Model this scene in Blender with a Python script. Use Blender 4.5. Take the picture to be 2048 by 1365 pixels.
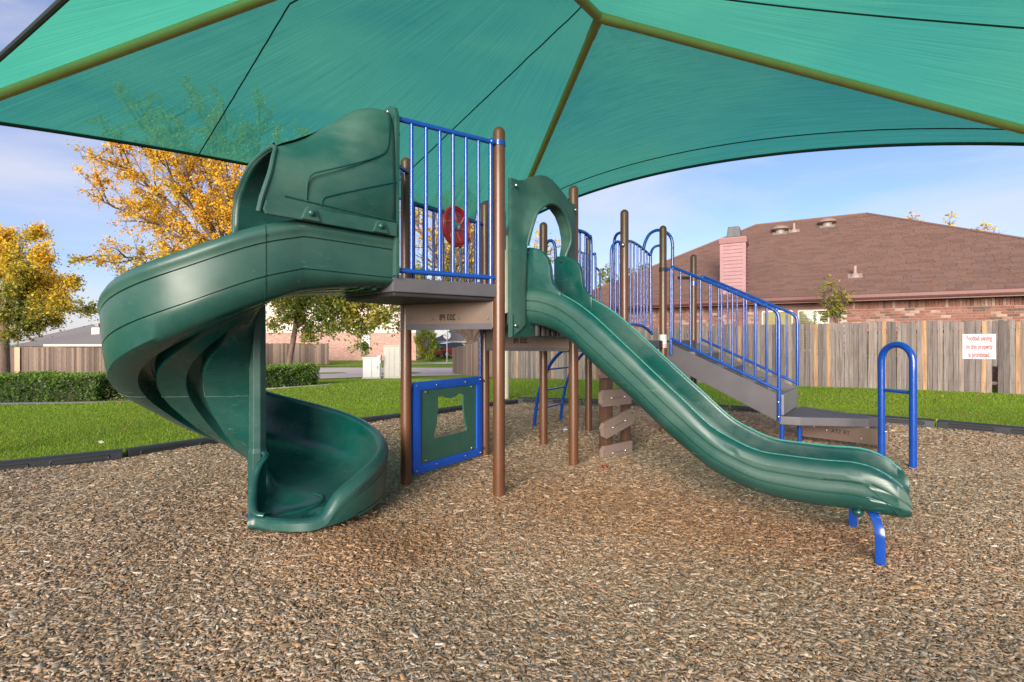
import bpy, bmesh, math, random
import numpy as np
from mathutils import Vector, Matrix

for o in list(bpy.data.objects):
    bpy.data.objects.remove(o)
SC = bpy.context.scene
COL = SC.collection
R = math.radians
random.seed(7)
RNG = np.random.default_rng(11)

# ------------------------------------------------------------------ camera, sky, sun, exposure
CAM_Z = 1.17
cd = bpy.data.cameras.new('camera')
cam = bpy.data.objects.new('camera', cd)
COL.objects.link(cam)
cam.location = (0, 0, CAM_Z)
cam.rotation_euler = (R(90), 0, 0)
cd.sensor_width = 36.0
cd.lens = 1000.0 / 2048.0 * 36.0
cd.clip_start = 0.05
cd.clip_end = 600
SC.camera = cam

SUN_EL, SUN_AZ = 13.0, -164.0          # azimuth: direction towards the sun, clockwise from +Y
world = bpy.data.worlds.new('World')
SC.world = world
world.use_nodes = True
wn = world.node_tree.nodes
wl = world.node_tree.links
wn.clear()
w_out = wn.new('ShaderNodeOutputWorld')
w_bg = wn.new('ShaderNodeBackground')
sky = wn.new('ShaderNodeTexSky')
sky.sky_type = 'NISHITA'
sky.sun_disc = False
sky.sun_elevation = R(SUN_EL)
sky.sun_rotation = R(SUN_AZ)
sky.air_density = 1.0
sky.dust_density = 0.6
sky.ozone_density = 3.0
w_tc = wn.new('ShaderNodeTexCoord')
w_map = wn.new('ShaderNodeMapping')
w_map.inputs['Scale'].default_value = (1.3, 1.3, 5.0)
w_map.inputs['Location'].default_value = (6, 6, 6)
w_map.inputs['Rotation'].default_value = (0.0, 0.25, 0.5)
w_no = wn.new('ShaderNodeTexNoise')
w_no.inputs['Scale'].default_value = 1.4
w_no.inputs['Detail'].default_value = 7
w_no.inputs['Roughness'].default_value = 0.55
w_no.inputs['Distortion'].default_value = 0.5
w_ramp = wn.new('ShaderNodeValToRGB')
w_ramp.color_ramp.elements[0].position = 0.38
w_ramp.color_ramp.elements[0].color = (0.06, 0.06, 0.06, 1)
w_ramp.color_ramp.elements[1].position = 0.70
w_ramp.color_ramp.elements[1].color = (0.86, 0.86, 0.86, 1)
w_mix = wn.new('ShaderNodeMixRGB')
w_mix.inputs[2].default_value = (2.55, 2.55, 2.85, 1)      # thin high cloud
wl.new(w_tc.outputs['Generated'], w_map.inputs['Vector'])
wl.new(w_map.outputs['Vector'], w_no.inputs['Vector'])
wl.new(w_no.outputs['Fac'], w_ramp.inputs['Fac'])
wl.new(w_ramp.outputs['Color'], w_mix.inputs[0])
w_tint = wn.new('ShaderNodeMixRGB'); w_tint.blend_type = 'MULTIPLY'; w_tint.inputs[0].default_value = 1.0
w_tint.inputs[2].default_value = (0.66, 0.60, 0.74, 1)
wl.new(sky.outputs['Color'], w_tint.inputs[1])
wl.new(w_tint.outputs['Color'], w_mix.inputs[1])
wl.new(w_mix.outputs['Color'], w_bg.inputs['Color'])
w_bg.inputs['Strength'].default_value = 0.084
wl.new(w_bg.outputs['Background'], w_out.inputs['Surface'])

sd = bpy.data.lights.new('sun', 'SUN')
sd.energy = 2.1
sd.angle = R(34)
sd.color = (1.0, 0.90, 0.78)
sun = bpy.data.objects.new('sun', sd)
COL.objects.link(sun)
_az, _el = R(SUN_AZ), R(SUN_EL)
sdir = Vector((math.sin(_az) * math.cos(_el), math.cos(_az) * math.cos(_el), math.sin(_el)))
sun.rotation_euler = sdir.to_track_quat('Z', 'Y').to_euler()
sun.location = (0, -30, 20)

SC.view_settings.view_transform = 'Standard'
SC.view_settings.look = 'None'
SC.view_settings.exposure = 1.97
SC.view_settings.gamma = 1.0
SC.view_settings.use_curve_mapping = False
SC.cycles.max_bounces = 8
SC.cycles.transparent_max_bounces = 12

# ------------------------------------------------------------------ helpers
def V(*a):
    return Vector(a)

def at(px, py, Y):
    """point of the place that the photograph shows at pixel (px, py) of 2048x1365, Y metres ahead"""
    return Vector(((px - 1024.0) * Y / 1000.0, Y, CAM_Z - (py - 682.5) * Y / 1000.0))

def gp(px, py, z=0.0):
    """the same for a point standing on level ground of height z"""
    Y = (CAM_Z - z) / ((py - 682.5) / 1000.0)
    return at(px, py, Y)

def tag(o, label=None, cat=None, group=None, kind=None):
    if label: o['label'] = label
    if cat: o['category'] = cat
    if group: o['group'] = group
    if kind: o['kind'] = kind
    return o

def empty(name, loc=(0, 0, 0), rz=0.0, parent=None):
    o = bpy.data.objects.new(name, None)
    o.empty_display_size = 0.1
    COL.objects.link(o)
    o.location = loc
    o.rotation_euler = (0, 0, rz)
    if parent: o.parent = parent
    return o

def link_mesh(name, me, mat=None, parent=None, world=True):
    o = bpy.data.objects.new(name, me)
    COL.objects.link(o)
    if mat:
        me.materials.append(mat)
    if parent is not None:
        o.parent = parent
        if world:                      # vertices are given in world space
            o.matrix_parent_inverse = PW(parent).inverted()
    return o

def PW(o):
    m = Matrix.LocRotScale(o.location, o.rotation_euler, o.scale)
    if o.parent:
        return PW(o.parent) @ o.matrix_parent_inverse @ m
    return m

class MB:
    """collects shapes and links them as one mesh object"""
    def __init__(s):
        s.v, s.f = [], []
    def add(s, vs, fs):
        b = len(s.v)
        s.v += [tuple(p) for p in vs]
        s.f += [tuple(i + b for i in f) for f in fs]
        return s
    def box(s, c, size, rz=0.0, M=None):
        hx, hy, hz = [q / 2 for q in size]
        m = M if M is not None else Matrix.Rotation(rz, 3, 'Z')
        c = Vector(c)
        vs = [c + m @ Vector((x, y, z)) for z in (-hz, hz) for x, y in ((-hx, -hy), (hx, -hy), (hx, hy), (-hx, hy))]
        return s.add(vs, [(3, 2, 1, 0), (4, 5, 6, 7), (0, 1, 5, 4), (1, 2, 6, 5), (2, 3, 7, 6), (3, 0, 4, 7)])
    def tube(s, pts, r, seg=10, cap=True, rad=None):
        pts = [Vector(p) for p in pts]
        n = len(pts)
        tang = []
        for i in range(n):
            a = pts[max(0, i - 1)]; b = pts[min(n - 1, i + 1)]
            t = (b - a)
            tang.append(t.normalized() if t.length > 1e-9 else Vector((0, 0, 1)))
        up = Vector((0, 0, 1)) if abs(tang[0].z) < 0.9 else Vector((1, 0, 0))
        nx = tang[0].cross(up).normalized()
        vs = []
        for i in range(n):
            t = tang[i]
            nx = (nx - t * nx.dot(t)).normalized()
            ny = t.cross(nx)
            rr = rad[i] if rad is not None else r
            for k in range(seg):
                a = 2 * math.pi * k / seg
                vs.append(pts[i] + (nx * math.cos(a) + ny * math.sin(a)) * rr)
        fs = []
        for i in range(n - 1):
            for k in range(seg):
                k2 = (k + 1) % seg
                fs.append((i * seg + k, i * seg + k2, (i + 1) * seg + k2, (i + 1) * seg + k))
        if cap:
            fs.append(tuple(range(seg - 1, -1, -1)))
            fs.append(tuple((n - 1) * seg + k for k in range(seg)))
        return s.add(vs, fs)
    def ball(s, c, r, seg=10, rings=6, sc=(1, 1, 1)):
        c = Vector(c)
        vs = [c + Vector((0, 0, -r * sc[2]))]
        for i in range(1, rings):
            a = -math.pi / 2 + math.pi * i / rings
            for k in range(seg):
                b = 2 * math.pi * k / seg
                vs.append(c + Vector((math.cos(a) * math.cos(b) * r * sc[0], math.cos(a) * math.sin(b) * r * sc[1], math.sin(a) * r * sc[2])))
        vs.append(c + Vector((0, 0, r * sc[2])))
        fs = []
        for k in range(seg):
            fs.append((0, 1 + (k + 1) % seg, 1 + k))
        for i in range(rings - 2):
            for k in range(seg):
                a = 1 + i * seg
                fs.append((a + k, a + (k + 1) % seg, a + seg + (k + 1) % seg, a + seg + k))
        t = len(vs) - 1
        a = 1 + (rings - 2) * seg
        for k in range(seg):
            fs.append((a + k, a + (k + 1) % seg, t))
        return s.add(vs, fs)
    def lathe(s, c, prof, seg=16):
        """prof: (radius, z) list, axis vertical through c"""
        c = Vector(c)
        vs, fs = [], []
        for r, z in prof:
            for k in range(seg):
                a = 2 * math.pi * k / seg
                vs.append(c + Vector((r * math.cos(a), r * math.sin(a), z)))
        n = len(prof)
        for i in range(n - 1):
            for k in range(seg):
                k2 = (k + 1) % seg
                fs.append((i * seg + k, i * seg + k2, (i + 1) * seg + k2, (i + 1) * seg + k))
        fs.append(tuple(range(seg - 1, -1, -1)))
        fs.append(tuple((n - 1) * seg + k for k in range(seg)))
        return s.add(vs, fs)
    def prism(s, poly, O, U, W, th):
        """polygon (a, b) -> O + a U + b W, extruded by th along U x W (centred)"""
        O, U, W = Vector(O), Vector(U).normalized(), Vector(W).normalized()
        N = U.cross(W).normalized()
        n = len(poly)
        vs = [O + U * a + W * b - N * th / 2 for a, b in poly] + [O + U * a + W * b + N * th / 2 for a, b in poly]
        fs = [tuple(range(n - 1, -1, -1)), tuple(range(n, 2 * n))]
        for i in range(n):
            j = (i + 1) % n
            fs.append((i, j, n + j, n + i))
        return s.add(vs, fs)
    def grid(s, rows, close=False):
        """rows of equal length joined as a quad surface; close joins last column to first"""
        n, m = len(rows), len(rows[0])
        vs = [p for r in rows for p in r]
        fs = []
        for i in range(n - 1):
            for k in range(m if close else m - 1):
                k2 = (k + 1) % m
                fs.append((i * m + k, i * m + k2, (i + 1) * m + k2, (i + 1) * m + k))
        return s.add(vs, fs)
    def build(s, name, mat, parent=None, smooth=40, bevel=0.0, bseg=2, recalc=True, label=None):
        me = bpy.data.meshes.new(name)
        me.from_pydata(s.v, [], s.f)
        if recalc or bevel:
            bm = bmesh.new(); bm.from_mesh(me)
            if recalc:
                bmesh.ops.recalc_face_normals(bm, faces=bm.faces)
            if bevel:
                es = [e for e in bm.edges if len(e.link_faces) == 2 and e.calc_face_angle(0) > R(30)]
                bmesh.ops.bevel(bm, geom=es, offset=bevel, segments=bseg, affect='EDGES', profile=0.6, clamp_overlap=True)
            bm.to_mesh(me); bm.free()
        if smooth:
            me.polygons.foreach_set('use_smooth', [True] * len(me.polygons))
            me.set_sharp_from_angle(angle=R(smooth))
        me.update()
        o = link_mesh(name, me, mat, parent)
        if label: o['label'] = label
        return o

def np_mesh(name, verts, faces, mat, parent=None, cols=None, smooth=False):
    """verts (n,3); faces (m,k) all with k corners; cols (n,3) colour per vertex"""
    me = bpy.data.meshes.new(name)
    n, m, k = len(verts), len(faces), faces.shape[1]
    me.vertices.add(n)
    me.vertices.foreach_set('co', np.ascontiguousarray(verts, dtype=np.float32).ravel())
    me.loops.add(m * k)
    me.loops.foreach_set('vertex_index', np.ascontiguousarray(faces, dtype=np.int32).ravel())
    me.polygons.add(m)
    me.polygons.foreach_set('loop_start', np.arange(0, m * k, k, dtype=np.int32))
    if smooth:
        me.polygons.foreach_set('use_smooth', np.ones(m, dtype=bool))
    me.update(calc_edges=True)
    if cols is not None:
        a = me.color_attributes.new('Col', 'FLOAT_COLOR', 'POINT')
        c4 = np.ones((n, 4), dtype=np.float32); c4[:, :3] = cols
        a.data.foreach_set('color', c4.ravel())
    return link_mesh(name, me, mat, parent)

def smooth_curve(pts, n=8):
    """Catmull-Rom through the points"""
    pts = [Vector(p) for p in pts]
    out = []
    for i in range(len(pts) - 1):
        p0 = pts[i - 1] if i > 0 else pts[i] * 2 - pts[i + 1]
        p1, p2 = pts[i], pts[i + 1]
        p3 = pts[i + 2] if i + 2 < len(pts) else pts[i + 1] * 2 - pts[i]
        for k in range(n):
            t = k / n
            out.append(0.5 * ((2 * p1) + (p2 - p0) * t + (2 * p0 - 5 * p1 + 4 * p2 - p3) * t * t + (3 * p1 - p0 - 3 * p2 + p3) * t ** 3))
    out.append(pts[-1])
    return out

def lerp_tab(tab, x):
    xs = [a for a, b in tab]; ys = [b for a, b in tab]
    return float(np.interp(x, xs, ys))

def pchip(tab):
    """smooth interpolation through a table (x ascending)"""
    xs = np.array([a for a, b in tab], float); ys = np.array([b for a, b in tab], float)
    h = np.diff(xs); d = np.diff(ys) / h
    m = np.zeros(len(xs)); m[0], m[-1] = d[0], d[-1]
    for i in range(1, len(xs) - 1):
        if d[i - 1] * d[i] > 0:
            w1 = 2 * h[i] + h[i - 1]; w2 = h[i] + 2 * h[i - 1]
            m[i] = (w1 + w2) / (w1 / d[i - 1] + w2 / d[i])
    def f(x):
        x = min(max(x, xs[0]), xs[-1])
        i = min(max(int(np.searchsorted(xs, x)) - 1, 0), len(h) - 1)
        t = (x - xs[i]) / h[i]
        return float((1 + 2 * t) * (1 - t) ** 2 * ys[i] + t * (1 - t) ** 2 * h[i] * m[i] + t * t * (3 - 2 * t) * ys[i + 1] + t * t * (t - 1) * h[i] * m[i + 1])
    return f

def sstep(a, b, x):
    t = np.clip((x - a) / (b - a), 0, 1)
    return t * t * (3 - 2 * t)

# ------------------------------------------------------------------ materials
def new_mat(name):
    m = bpy.data.materials.new(name)
    m.use_nodes = True
    nt = m.node_tree
    b = nt.nodes['Principled BSDF']
    return m, nt, b

def ramp(nt, fac, stops):
    r = nt.nodes.new('ShaderNodeValToRGB')
    el = r.color_ramp.elements
    while len(el) < len(stops): el.new(0.5)
    for e, (p, c) in zip(el, stops):
        e.position = p; e.color = (*c, 1) if len(c) == 3 else c
    nt.links.new(fac, r.inputs['Fac'])
    return r.outputs['Color']

def noise(nt, scale, detail=5, rough=0.55, coord='Object', vec_scale=None, dist=0.0, rot=None):
    tc = nt.nodes.new('ShaderNodeTexCoord')
    out = tc.outputs[coord]
    if vec_scale or rot:
        mp = nt.nodes.new('ShaderNodeMapping')
        if vec_scale: mp.inputs['Scale'].default_value = vec_scale
        if rot: mp.inputs['Rotation'].default_value = rot
        nt.links.new(out, mp.inputs['Vector']); out = mp.outputs['Vector']
    n = nt.nodes.new('ShaderNodeTexNoise')
    n.inputs['Scale'].default_value = scale
    n.inputs['Detail'].default_value = detail
    n.inputs['Roughness'].default_value = rough
    n.inputs['Distortion'].default_value = dist
    nt.links.new(out, n.inputs['Vector'])
    return n.outputs['Fac']

def mix(nt, fac, a, b, mode='MIX'):
    n = nt.nodes.new('ShaderNodeMixRGB')
    n.blend_type = mode
    for i, q in ((0, fac), (1, a), (2, b)):
        if isinstance(q, (int, float)): n.inputs[i].default_value = q
        elif isinstance(q, tuple): n.inputs[i].default_value = (*q, 1)
        else: nt.links.new(q, n.inputs[i])
    return n.outputs['Color']

def bump(nt, b, h, strength=0.3, dist=0.01):
    n = nt.nodes.new('ShaderNodeBump')
    n.inputs['Strength'].default_value = strength
    n.inputs['Distance'].default_value = dist
    nt.links.new(h, n.inputs['Height'])
    nt.links.new(n.outputs['Normal'], b.inputs['Normal'])

def simple(name, c1, c2=None, scale=6.0, rough=0.5, bmp=0.0, bscale=60, metal=0.0, spec=0.5, coat=0.0, vs=None):
    m, nt, b = new_mat(name)
    f = noise(nt, scale, vec_scale=vs)
    c2 = c2 or tuple(q * 0.8 for q in c1)
    nt.links.new(ramp(nt, f, [(0.3, c1), (0.72, c2)]), b.inputs['Base Color'])
    b.inputs['Roughness'].default_value = rough
    b.inputs['Metallic'].default_value = metal
    b.inputs['Specular IOR Level'].default_value = spec
    b.inputs['Coat Weight'].default_value = coat
    b.inputs['Coat Roughness'].default_value = 0.15
    if bmp: bump(nt, b, noise(nt, bscale, 4, vec_scale=vs), bmp, 0.004)
    return m

def slide_plastic(name='green_plastic', fade=1.0, rough=0.19):
    m, nt, b = new_mat(name)
    f1 = noise(nt, 2.3, 4, 0.6)
    base = ramp(nt, f1, [(0.35, (0.0016, 0.043, 0.036)), (0.7, (0.0030, 0.058, 0.048))])
    f2 = noise(nt, 1.7, 5, 0.6, vec_scale=(1, 1, 1.6))
    fade_f = ramp(nt, f2, [(0.40, (0.10 * (fade - 1),) * 3), (0.68, (min(.80, 0.30 * fade),) * 3)])
    wa = nt.nodes.new('ShaderNodeAttribute'); wa.attribute_name = 'wear'       # chalky bleached faces, set per vertex
    wv = mix(nt, 1.0, wa.outputs['Color'], ramp(nt, noise(nt, 5, 5, 0.65), [(0.3, (0.55,) * 3), (0.7, (1.0,) * 3)]), 'MULTIPLY')
    fade_f = mix(nt, 1.0, fade_f, wv, 'SCREEN')
    col = mix(nt, fade_f, base, (0.060, 0.122, 0.094))
    # scuffs and scratches
    s1 = ramp(nt, noise(nt, 9, 3, 0.7, vec_scale=(1, 1, 9), rot=(0.4, 0.5, 0.2), dist=1.2), [(0.64, (0, 0, 0)), (0.70, (0.5,) * 3)])
    s2 = ramp(nt, noise(nt, 3, 2), [(0.50, (0, 0, 0)), (0.62, (1, 1, 1))])
    sm = mix(nt, 1.0, s1, s2, 'MULTIPLY')
    col = mix(nt, sm, col, (0.22, 0.30, 0.24))
    nt.links.new(col, b.inputs['Base Color'])
    rr = ramp(nt, f2, [(0.4, (rough,) * 3), (0.75, (rough + 0.14,) * 3)])
    nt.links.new(mix(nt, 0.32, rr, mix(nt, 1.0, fade_f, (1.0, 1.0, 1.0), 'MULTIPLY'), 'ADD'), b.inputs['Roughness'])
    b.inputs['Specular IOR Level'].default_value = 0.5
    bump(nt, b, noise(nt, 260, 3), 0.06, 0.003)
    return m

M_GREEN = slide_plastic()
M_GREEN_PANEL = slide_plastic('faded_green_plastic', 2.2, 0.38)
M_WORN_HILITE = simple('worn_edge_highlight', (0.035, 0.19, 0.155), (0.07, 0.25, 0.21), 25, 0.2)  # scuffed edge green, lightened further to paint in the bright sky highlight
M_HDPE = simple('green_board', (0.022, 0.085, 0.058), (0.030, 0.100, 0.070), 9, 0.5, 0.1, 300)
M_BLUE = simple('blue_paint', (0.003, 0.044, 0.26), (0.004, 0.056, 0.31), 14, 0.22, 0.05, 120, coat=0.5)
M_BLUE_PANEL = simple('blue_plastic', (0.004, 0.065, 0.40), (0.006, 0.078, 0.45), 14, 0.38)
M_BROWN = simple('brown_paint', (0.108, 0.042, 0.017), (0.086, 0.033, 0.013), 5, 0.38, 0.04, 80, coat=0.15)
M_BROWN_DIRTY = simple('worn_brown', (0.085, 0.042, 0.024), (0.062, 0.03, 0.017), 7, 0.5, 0.1, 80)
M_TAN = simple('tan_steel', (0.16, 0.115, 0.092), (0.125, 0.09, 0.072), 4, 0.42, 0.05, 200)
M_GREY = simple('grey_coated_steel', (0.088, 0.082, 0.092), (0.068, 0.064, 0.072), 5, 0.5, 0.1, 250)
M_GREYLT = simple('worn_grey_coating', (0.20, 0.185, 0.195), (0.145, 0.135, 0.145), 8, 0.42, 0.1, 200)
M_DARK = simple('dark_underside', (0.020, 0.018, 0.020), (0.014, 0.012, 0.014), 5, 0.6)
M_STENCIL = simple('stencil_shadow', (0.012, 0.010, 0.010), None, 5, 0.8)
M_ZINC = simple('zinc_bolt', (0.55, 0.55, 0.56), (0.4, 0.4, 0.41), 30, 0.3, metal=1.0)
M_BLACK = simple('black_plastic', (0.013, 0.016, 0.019), (0.021, 0.024, 0.028), 6, 0.5, 0.25, 90)
M_SLOT = simple('dark_recess', (0.012, 0.013, 0.015), None, 6, 0.7)
M_STAKE = simple('lime_stake', (0.42, 0.55, 0.05), None, 9, 0.5)
M_RED = simple('red_plastic', (0.52, 0.022, 0.024), (0.44, 0.026, 0.026), 14, 0.35)
M_REDLT = simple('worn_red_plastic', (0.62, 0.20, 0.17), (0.55, 0.12, 0.10), 30, 0.4)
M_WHITE = simple('white_sleeve', (0.62, 0.61, 0.60), (0.48, 0.46, 0.44), 12, 0.5)
M_PLANK = simple('recycled_plank', (0.21, 0.15, 0.12), (0.17, 0.12, 0.10), 5, 0.6, 0.3, 40, vs=(3, 3, 30))
M_STEEL_TAN = simple('tan_canopy_steel', (0.40, 0.28, 0.11), (0.34, 0.235, 0.09), 3, 0.45, 0.05, 90)
M_CREAM = simple('cream_column_paint', (0.55, 0.49, 0.37), (0.48, 0.43, 0.33), 3, 0.5)

def fabric_mat():
    m, nt, b = new_mat('shade_net')
    nt.nodes.remove(b)
    out = nt.nodes['Material Output']
    uv = nt.nodes.new('ShaderNodeUVMap')
    mp = nt.nodes.new('ShaderNodeMapping'); mp.inputs['Scale'].default_value = (36, 0.8, 1)
    nt.links.new(uv.outputs['UV'], mp.inputs['Vector'])
    n1 = nt.nodes.new('ShaderNodeTexNoise'); n1.inputs['Scale'].default_value = 1.0; n1.inputs['Detail'].default_value = 6; n1.inputs['Roughness'].default_value = 0.7
    nt.links.new(mp.outputs['Vector'], n1.inputs['Vector'])
    mp2 = nt.nodes.new('ShaderNodeMapping'); mp2.inputs['Scale'].default_value = (260, 40, 1)
    nt.links.new(uv.outputs['UV'], mp2.inputs['Vector'])
    n2 = nt.nodes.new('ShaderNodeTexNoise'); n2.inputs['Scale'].default_value = 1.0; n2.inputs['Detail'].default_value = 2
    nt.links.new(mp2.outputs['Vector'], n2.inputs['Vector'])
    f = mix(nt, 0.30, n1.outputs['Fac'], n2.outputs['Fac'])
    tcol = ramp(nt, f, [(0.30, (0.012, 0.185, 0.118)), (0.70, (0.075, 0.345, 0.245))])
    dcol = ramp(nt, f, [(0.34, (0.008, 0.15, 0.095)), (0.66, (0.055, 0.31, 0.215))])
    d = nt.nodes.new('ShaderNodeBsdfDiffuse'); nt.links.new(dcol, d.inputs['Color'])
    t = nt.nodes.new('ShaderNodeBsdfTranslucent'); nt.links.new(tcol, t.inputs['Color'])
    tr = nt.nodes.new('ShaderNodeBsdfTransparent'); tr.inputs['Color'].default_value = (0.26, 0.82, 0.48, 1)
    a = nt.nodes.new('ShaderNodeAddShader')
    nt.links.new(d.outputs[0], a.inputs[0]); nt.links.new(t.outputs[0], a.inputs[1])
    x = nt.nodes.new('ShaderNodeMixShader')
    pf = ramp(nt, n2.outputs['Fac'], [(0.36, (0.16,) * 3), (0.66, (0.34,) * 3)])
    nt.links.new(pf, x.inputs[0])
    nt.links.new(a.outputs[0], x.inputs[1]); nt.links.new(tr.outputs[0], x.inputs[2])
    nt.links.new(x.outputs[0], out.inputs['Surface'])
    return m
M_FABRIC = fabric_mat()
M_SEAM = simple('dark_seam', (0.010, 0.022, 0.020), None, 5, 0.8)

def attr_mat(name, rough=0.8, trans=0.0, spec=0.3, var=0.25, nscale=30):
    """colour from the mesh's Col attribute (each piece its own colour) with fine grain"""
    m, nt, b = new_mat(name)
    a = nt.nodes.new('ShaderNodeAttribute'); a.attribute_name = 'Col'
    g = ramp(nt, noise(nt, nscale, 4), [(0.3, (1 - var,) * 3), (0.7, (1 + var * 0.4,) * 3)])
    c = mix(nt, 1.0, a.outputs['Color'], g, 'MULTIPLY')
    nt.links.new(c, b.inputs['Base Color'])
    b.inputs['Roughness'].default_value = rough
    b.inputs['Specular IOR Level'].default_value = spec
    if trans:
        t = nt.nodes.new('ShaderNodeBsdfTranslucent')
        nt.links.new(c, t.inputs['Color'])
        x = nt.nodes.new('ShaderNodeMixShader'); x.inputs[0].default_value = trans
        nt.links.new(b.outputs[0], x.inputs[1]); nt.links.new(t.outputs[0], x.inputs[2])
        nt.links.new(x.outputs[0], nt.nodes['Material Output'].inputs['Surface'])
    return m
M_CHIP = attr_mat('wood_chip', 0.85, 0.0, 0.2, 0.3, 90)
M_LEAF = attr_mat('leaf', 0.6, 0.45, 0.3, 0.1, 20)
M_BLADE = attr_mat('grass_blade', 0.6, 0.4, 0.3, 0.1, 20)
M_BARK = simple('bark', (0.16, 0.11, 0.08), (0.075, 0.052, 0.04), 14, 0.9, 0.8, 25, vs=(1, 1, 0.25))

def obj_var_mat(name, stops, rough=0.85, grain=(22, 22, 1.2), gscale=1.6, bmp=0.35, dark=0.62, light=1.12, seed_axis=None):
    """stops picked by the object's random number, streaked by a grain"""
    m, nt, b = new_mat(name)
    oi = nt.nodes.new('ShaderNodeObjectInfo')
    base = ramp(nt, oi.outputs['Random'], stops)
    tc = nt.nodes.new('ShaderNodeTexCoord')
    mp = nt.nodes.new('ShaderNodeMapping'); mp.inputs['Scale'].default_value = grain
    ad = nt.nodes.new('ShaderNodeVectorMath'); ad.operation = 'ADD'
    nt.links.new(tc.outputs['Object'], ad.inputs[0]); nt.links.new(oi.outputs['Location'], ad.inputs[1])
    nt.links.new(ad.outputs[0], mp.inputs['Vector'])
    n = nt.nodes.new('ShaderNodeTexNoise'); n.inputs['Scale'].default_value = gscale; n.inputs['Detail'].default_value = 6; n.inputs['Roughness'].default_value = 0.65
    nt.links.new(mp.outputs['Vector'], n.inputs['Vector'])
    g = ramp(nt, n.outputs['Fac'], [(0.32, (dark,) * 3), (0.68, (light,) * 3)])
    nt.links.new(mix(nt, 1.0, base, g, 'MULTIPLY'), b.inputs['Base Color'])
    b.inputs['Roughness'].default_value = rough
    b.inputs['Specular IOR Level'].default_value = 0.25
    bump(nt, b, n.outputs['Fac'], bmp, 0.006)
    return m
M_PICKET = obj_var_mat('weathered_picket', [(0.0, (0.115, 0.096, 0.09)), (0.3, (0.168, 0.142, 0.13)), (0.6, (0.215, 0.183, 0.165)), (0.84, (0.25, 0.205, 0.175)), (0.87, (0.33, 0.20, 0.115)), (1.0, (0.37, 0.23, 0.13))], dark=.55, light=1.15)
M_BRICK = obj_var_mat('red_brick', [(0.0, (0.10, 0.075, 0.065)), (0.10, (0.16, 0.085, 0.06)), (0.14, (0.215, 0.095, 0.07)), (0.55, (0.25, 0.115, 0.088)), (0.75, (0.285, 0.155, 0.122)), (0.9, (0.34, 0.225, 0.18)), (1.0, (0.38, 0.28, 0.22))], 0.9, (9, 9, 9), 1.3, 0.4, 0.75, 1.15)
M_SHINGLE = obj_var_mat('brown_shingle', [(0.0, (0.150, 0.086, 0.066)), (0.4, (0.178, 0.102, 0.078)), (0.75, (0.195, 0.113, 0.087)), (1.0, (0.160, 0.096, 0.078))], 0.95, (40, 40, 40), 1.5, 0.5, 0.72, 1.15)

def island_mat(name, stops, rough=0.9, gscale=18, vs=(1, 1, 1), dark=0.7, light=1.12, bmp=0.3):
    """colour varies from one loose piece of the mesh to the next"""
    m, nt, b = new_mat(name)
    g = nt.nodes.new('ShaderNodeNewGeometry')
    base = ramp(nt, g.outputs['Random Per Island'], stops)
    n = noise(nt, gscale, 6, 0.65, vec_scale=vs)
    gr = ramp(nt, n, [(0.32, (dark,) * 3), (0.68, (light,) * 3)])
    nt.links.new(mix(nt, 1.0, base, gr, 'MULTIPLY'), b.inputs['Base Color'])
    b.inputs['Roughness'].default_value = rough
    b.inputs['Specular IOR Level'].default_value = 0.25
    if bmp: bump(nt, b, n, bmp, 0.006)
    return m
M_BRICK_I = island_mat('far_brick', [(0.0, (0.10, 0.075, 0.065)), (0.10, (0.16, 0.085, 0.06)), (0.14, (0.215, 0.095, 0.07)), (0.6, (0.265, 0.125, 0.095)), (1.0, (0.36, 0.25, 0.20))])
M_SHINGLE_I = island_mat('far_shingle', [(0.0, (0.150, 0.086, 0.066)), (0.4, (0.178, 0.102, 0.078)), (0.75, (0.195, 0.113, 0.087)), (1.0, (0.160, 0.096, 0.078))], 0.95, 60)
M_PICKET_I = island_mat('far_picket', [(0.0, (0.105, 0.075, 0.06)), (0.4, (0.155, 0.115, 0.092)), (0.8, (0.21, 0.16, 0.128)), (1.0, (0.28, 0.20, 0.14))], 0.9, 12, (3, 3, 0.4))
M_GREYSHINGLE_I = island_mat('grey_shingle', [(0.0, (0.15, 0.14, 0.145)), (0.5, (0.19, 0.175, 0.175)), (1.0, (0.23, 0.21, 0.20))], 0.95, 30)
M_MORTAR = simple('mortar', (0.42, 0.36, 0.31), (0.36, 0.30, 0.26), 20, 0.95, 0.3, 120)
M_FASCIA = simple('maroon_fascia', (0.12, 0.036, 0.028), (0.10, 0.03, 0.024), 5, 0.5)
M_PINK = simple('pink_siding', (0.34, 0.185, 0.185), (0.29, 0.155, 0.16), 4, 0.65, 0.1, 60)
M_PINKTRIM = simple('dusky_pink_trim', (0.25, 0.115, 0.105), (0.21, 0.095, 0.09), 4, 0.65)
M_METALCAP = simple('sooty_metal_cap', (0.055, 0.055, 0.058), (0.10, 0.10, 0.10), 8, 0.55)
M_VENT = simple('brown_vent', (0.25, 0.165, 0.13), (0.20, 0.13, 0.10), 6, 0.55)
M_VENTLT = simple('flashing', (0.26, 0.22, 0.20), (0.21, 0.18, 0.165), 6, 0.5)
M_PIPE = simple('vent_pipe', (0.31, 0.22, 0.185), (0.26, 0.19, 0.16), 6, 0.6)
M_FRAME = simple('cream_window_frame', (0.62, 0.58, 0.48), (0.55, 0.51, 0.42), 6, 0.5)
M_BLIND = simple('blind_slat', (0.55, 0.38, 0.14), (0.48, 0.33, 0.12), 6, 0.55)
M_BLINDW = simple('pale_blind', (0.55, 0.56, 0.56), (0.48, 0.49, 0.50), 6, 0.55)
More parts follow.
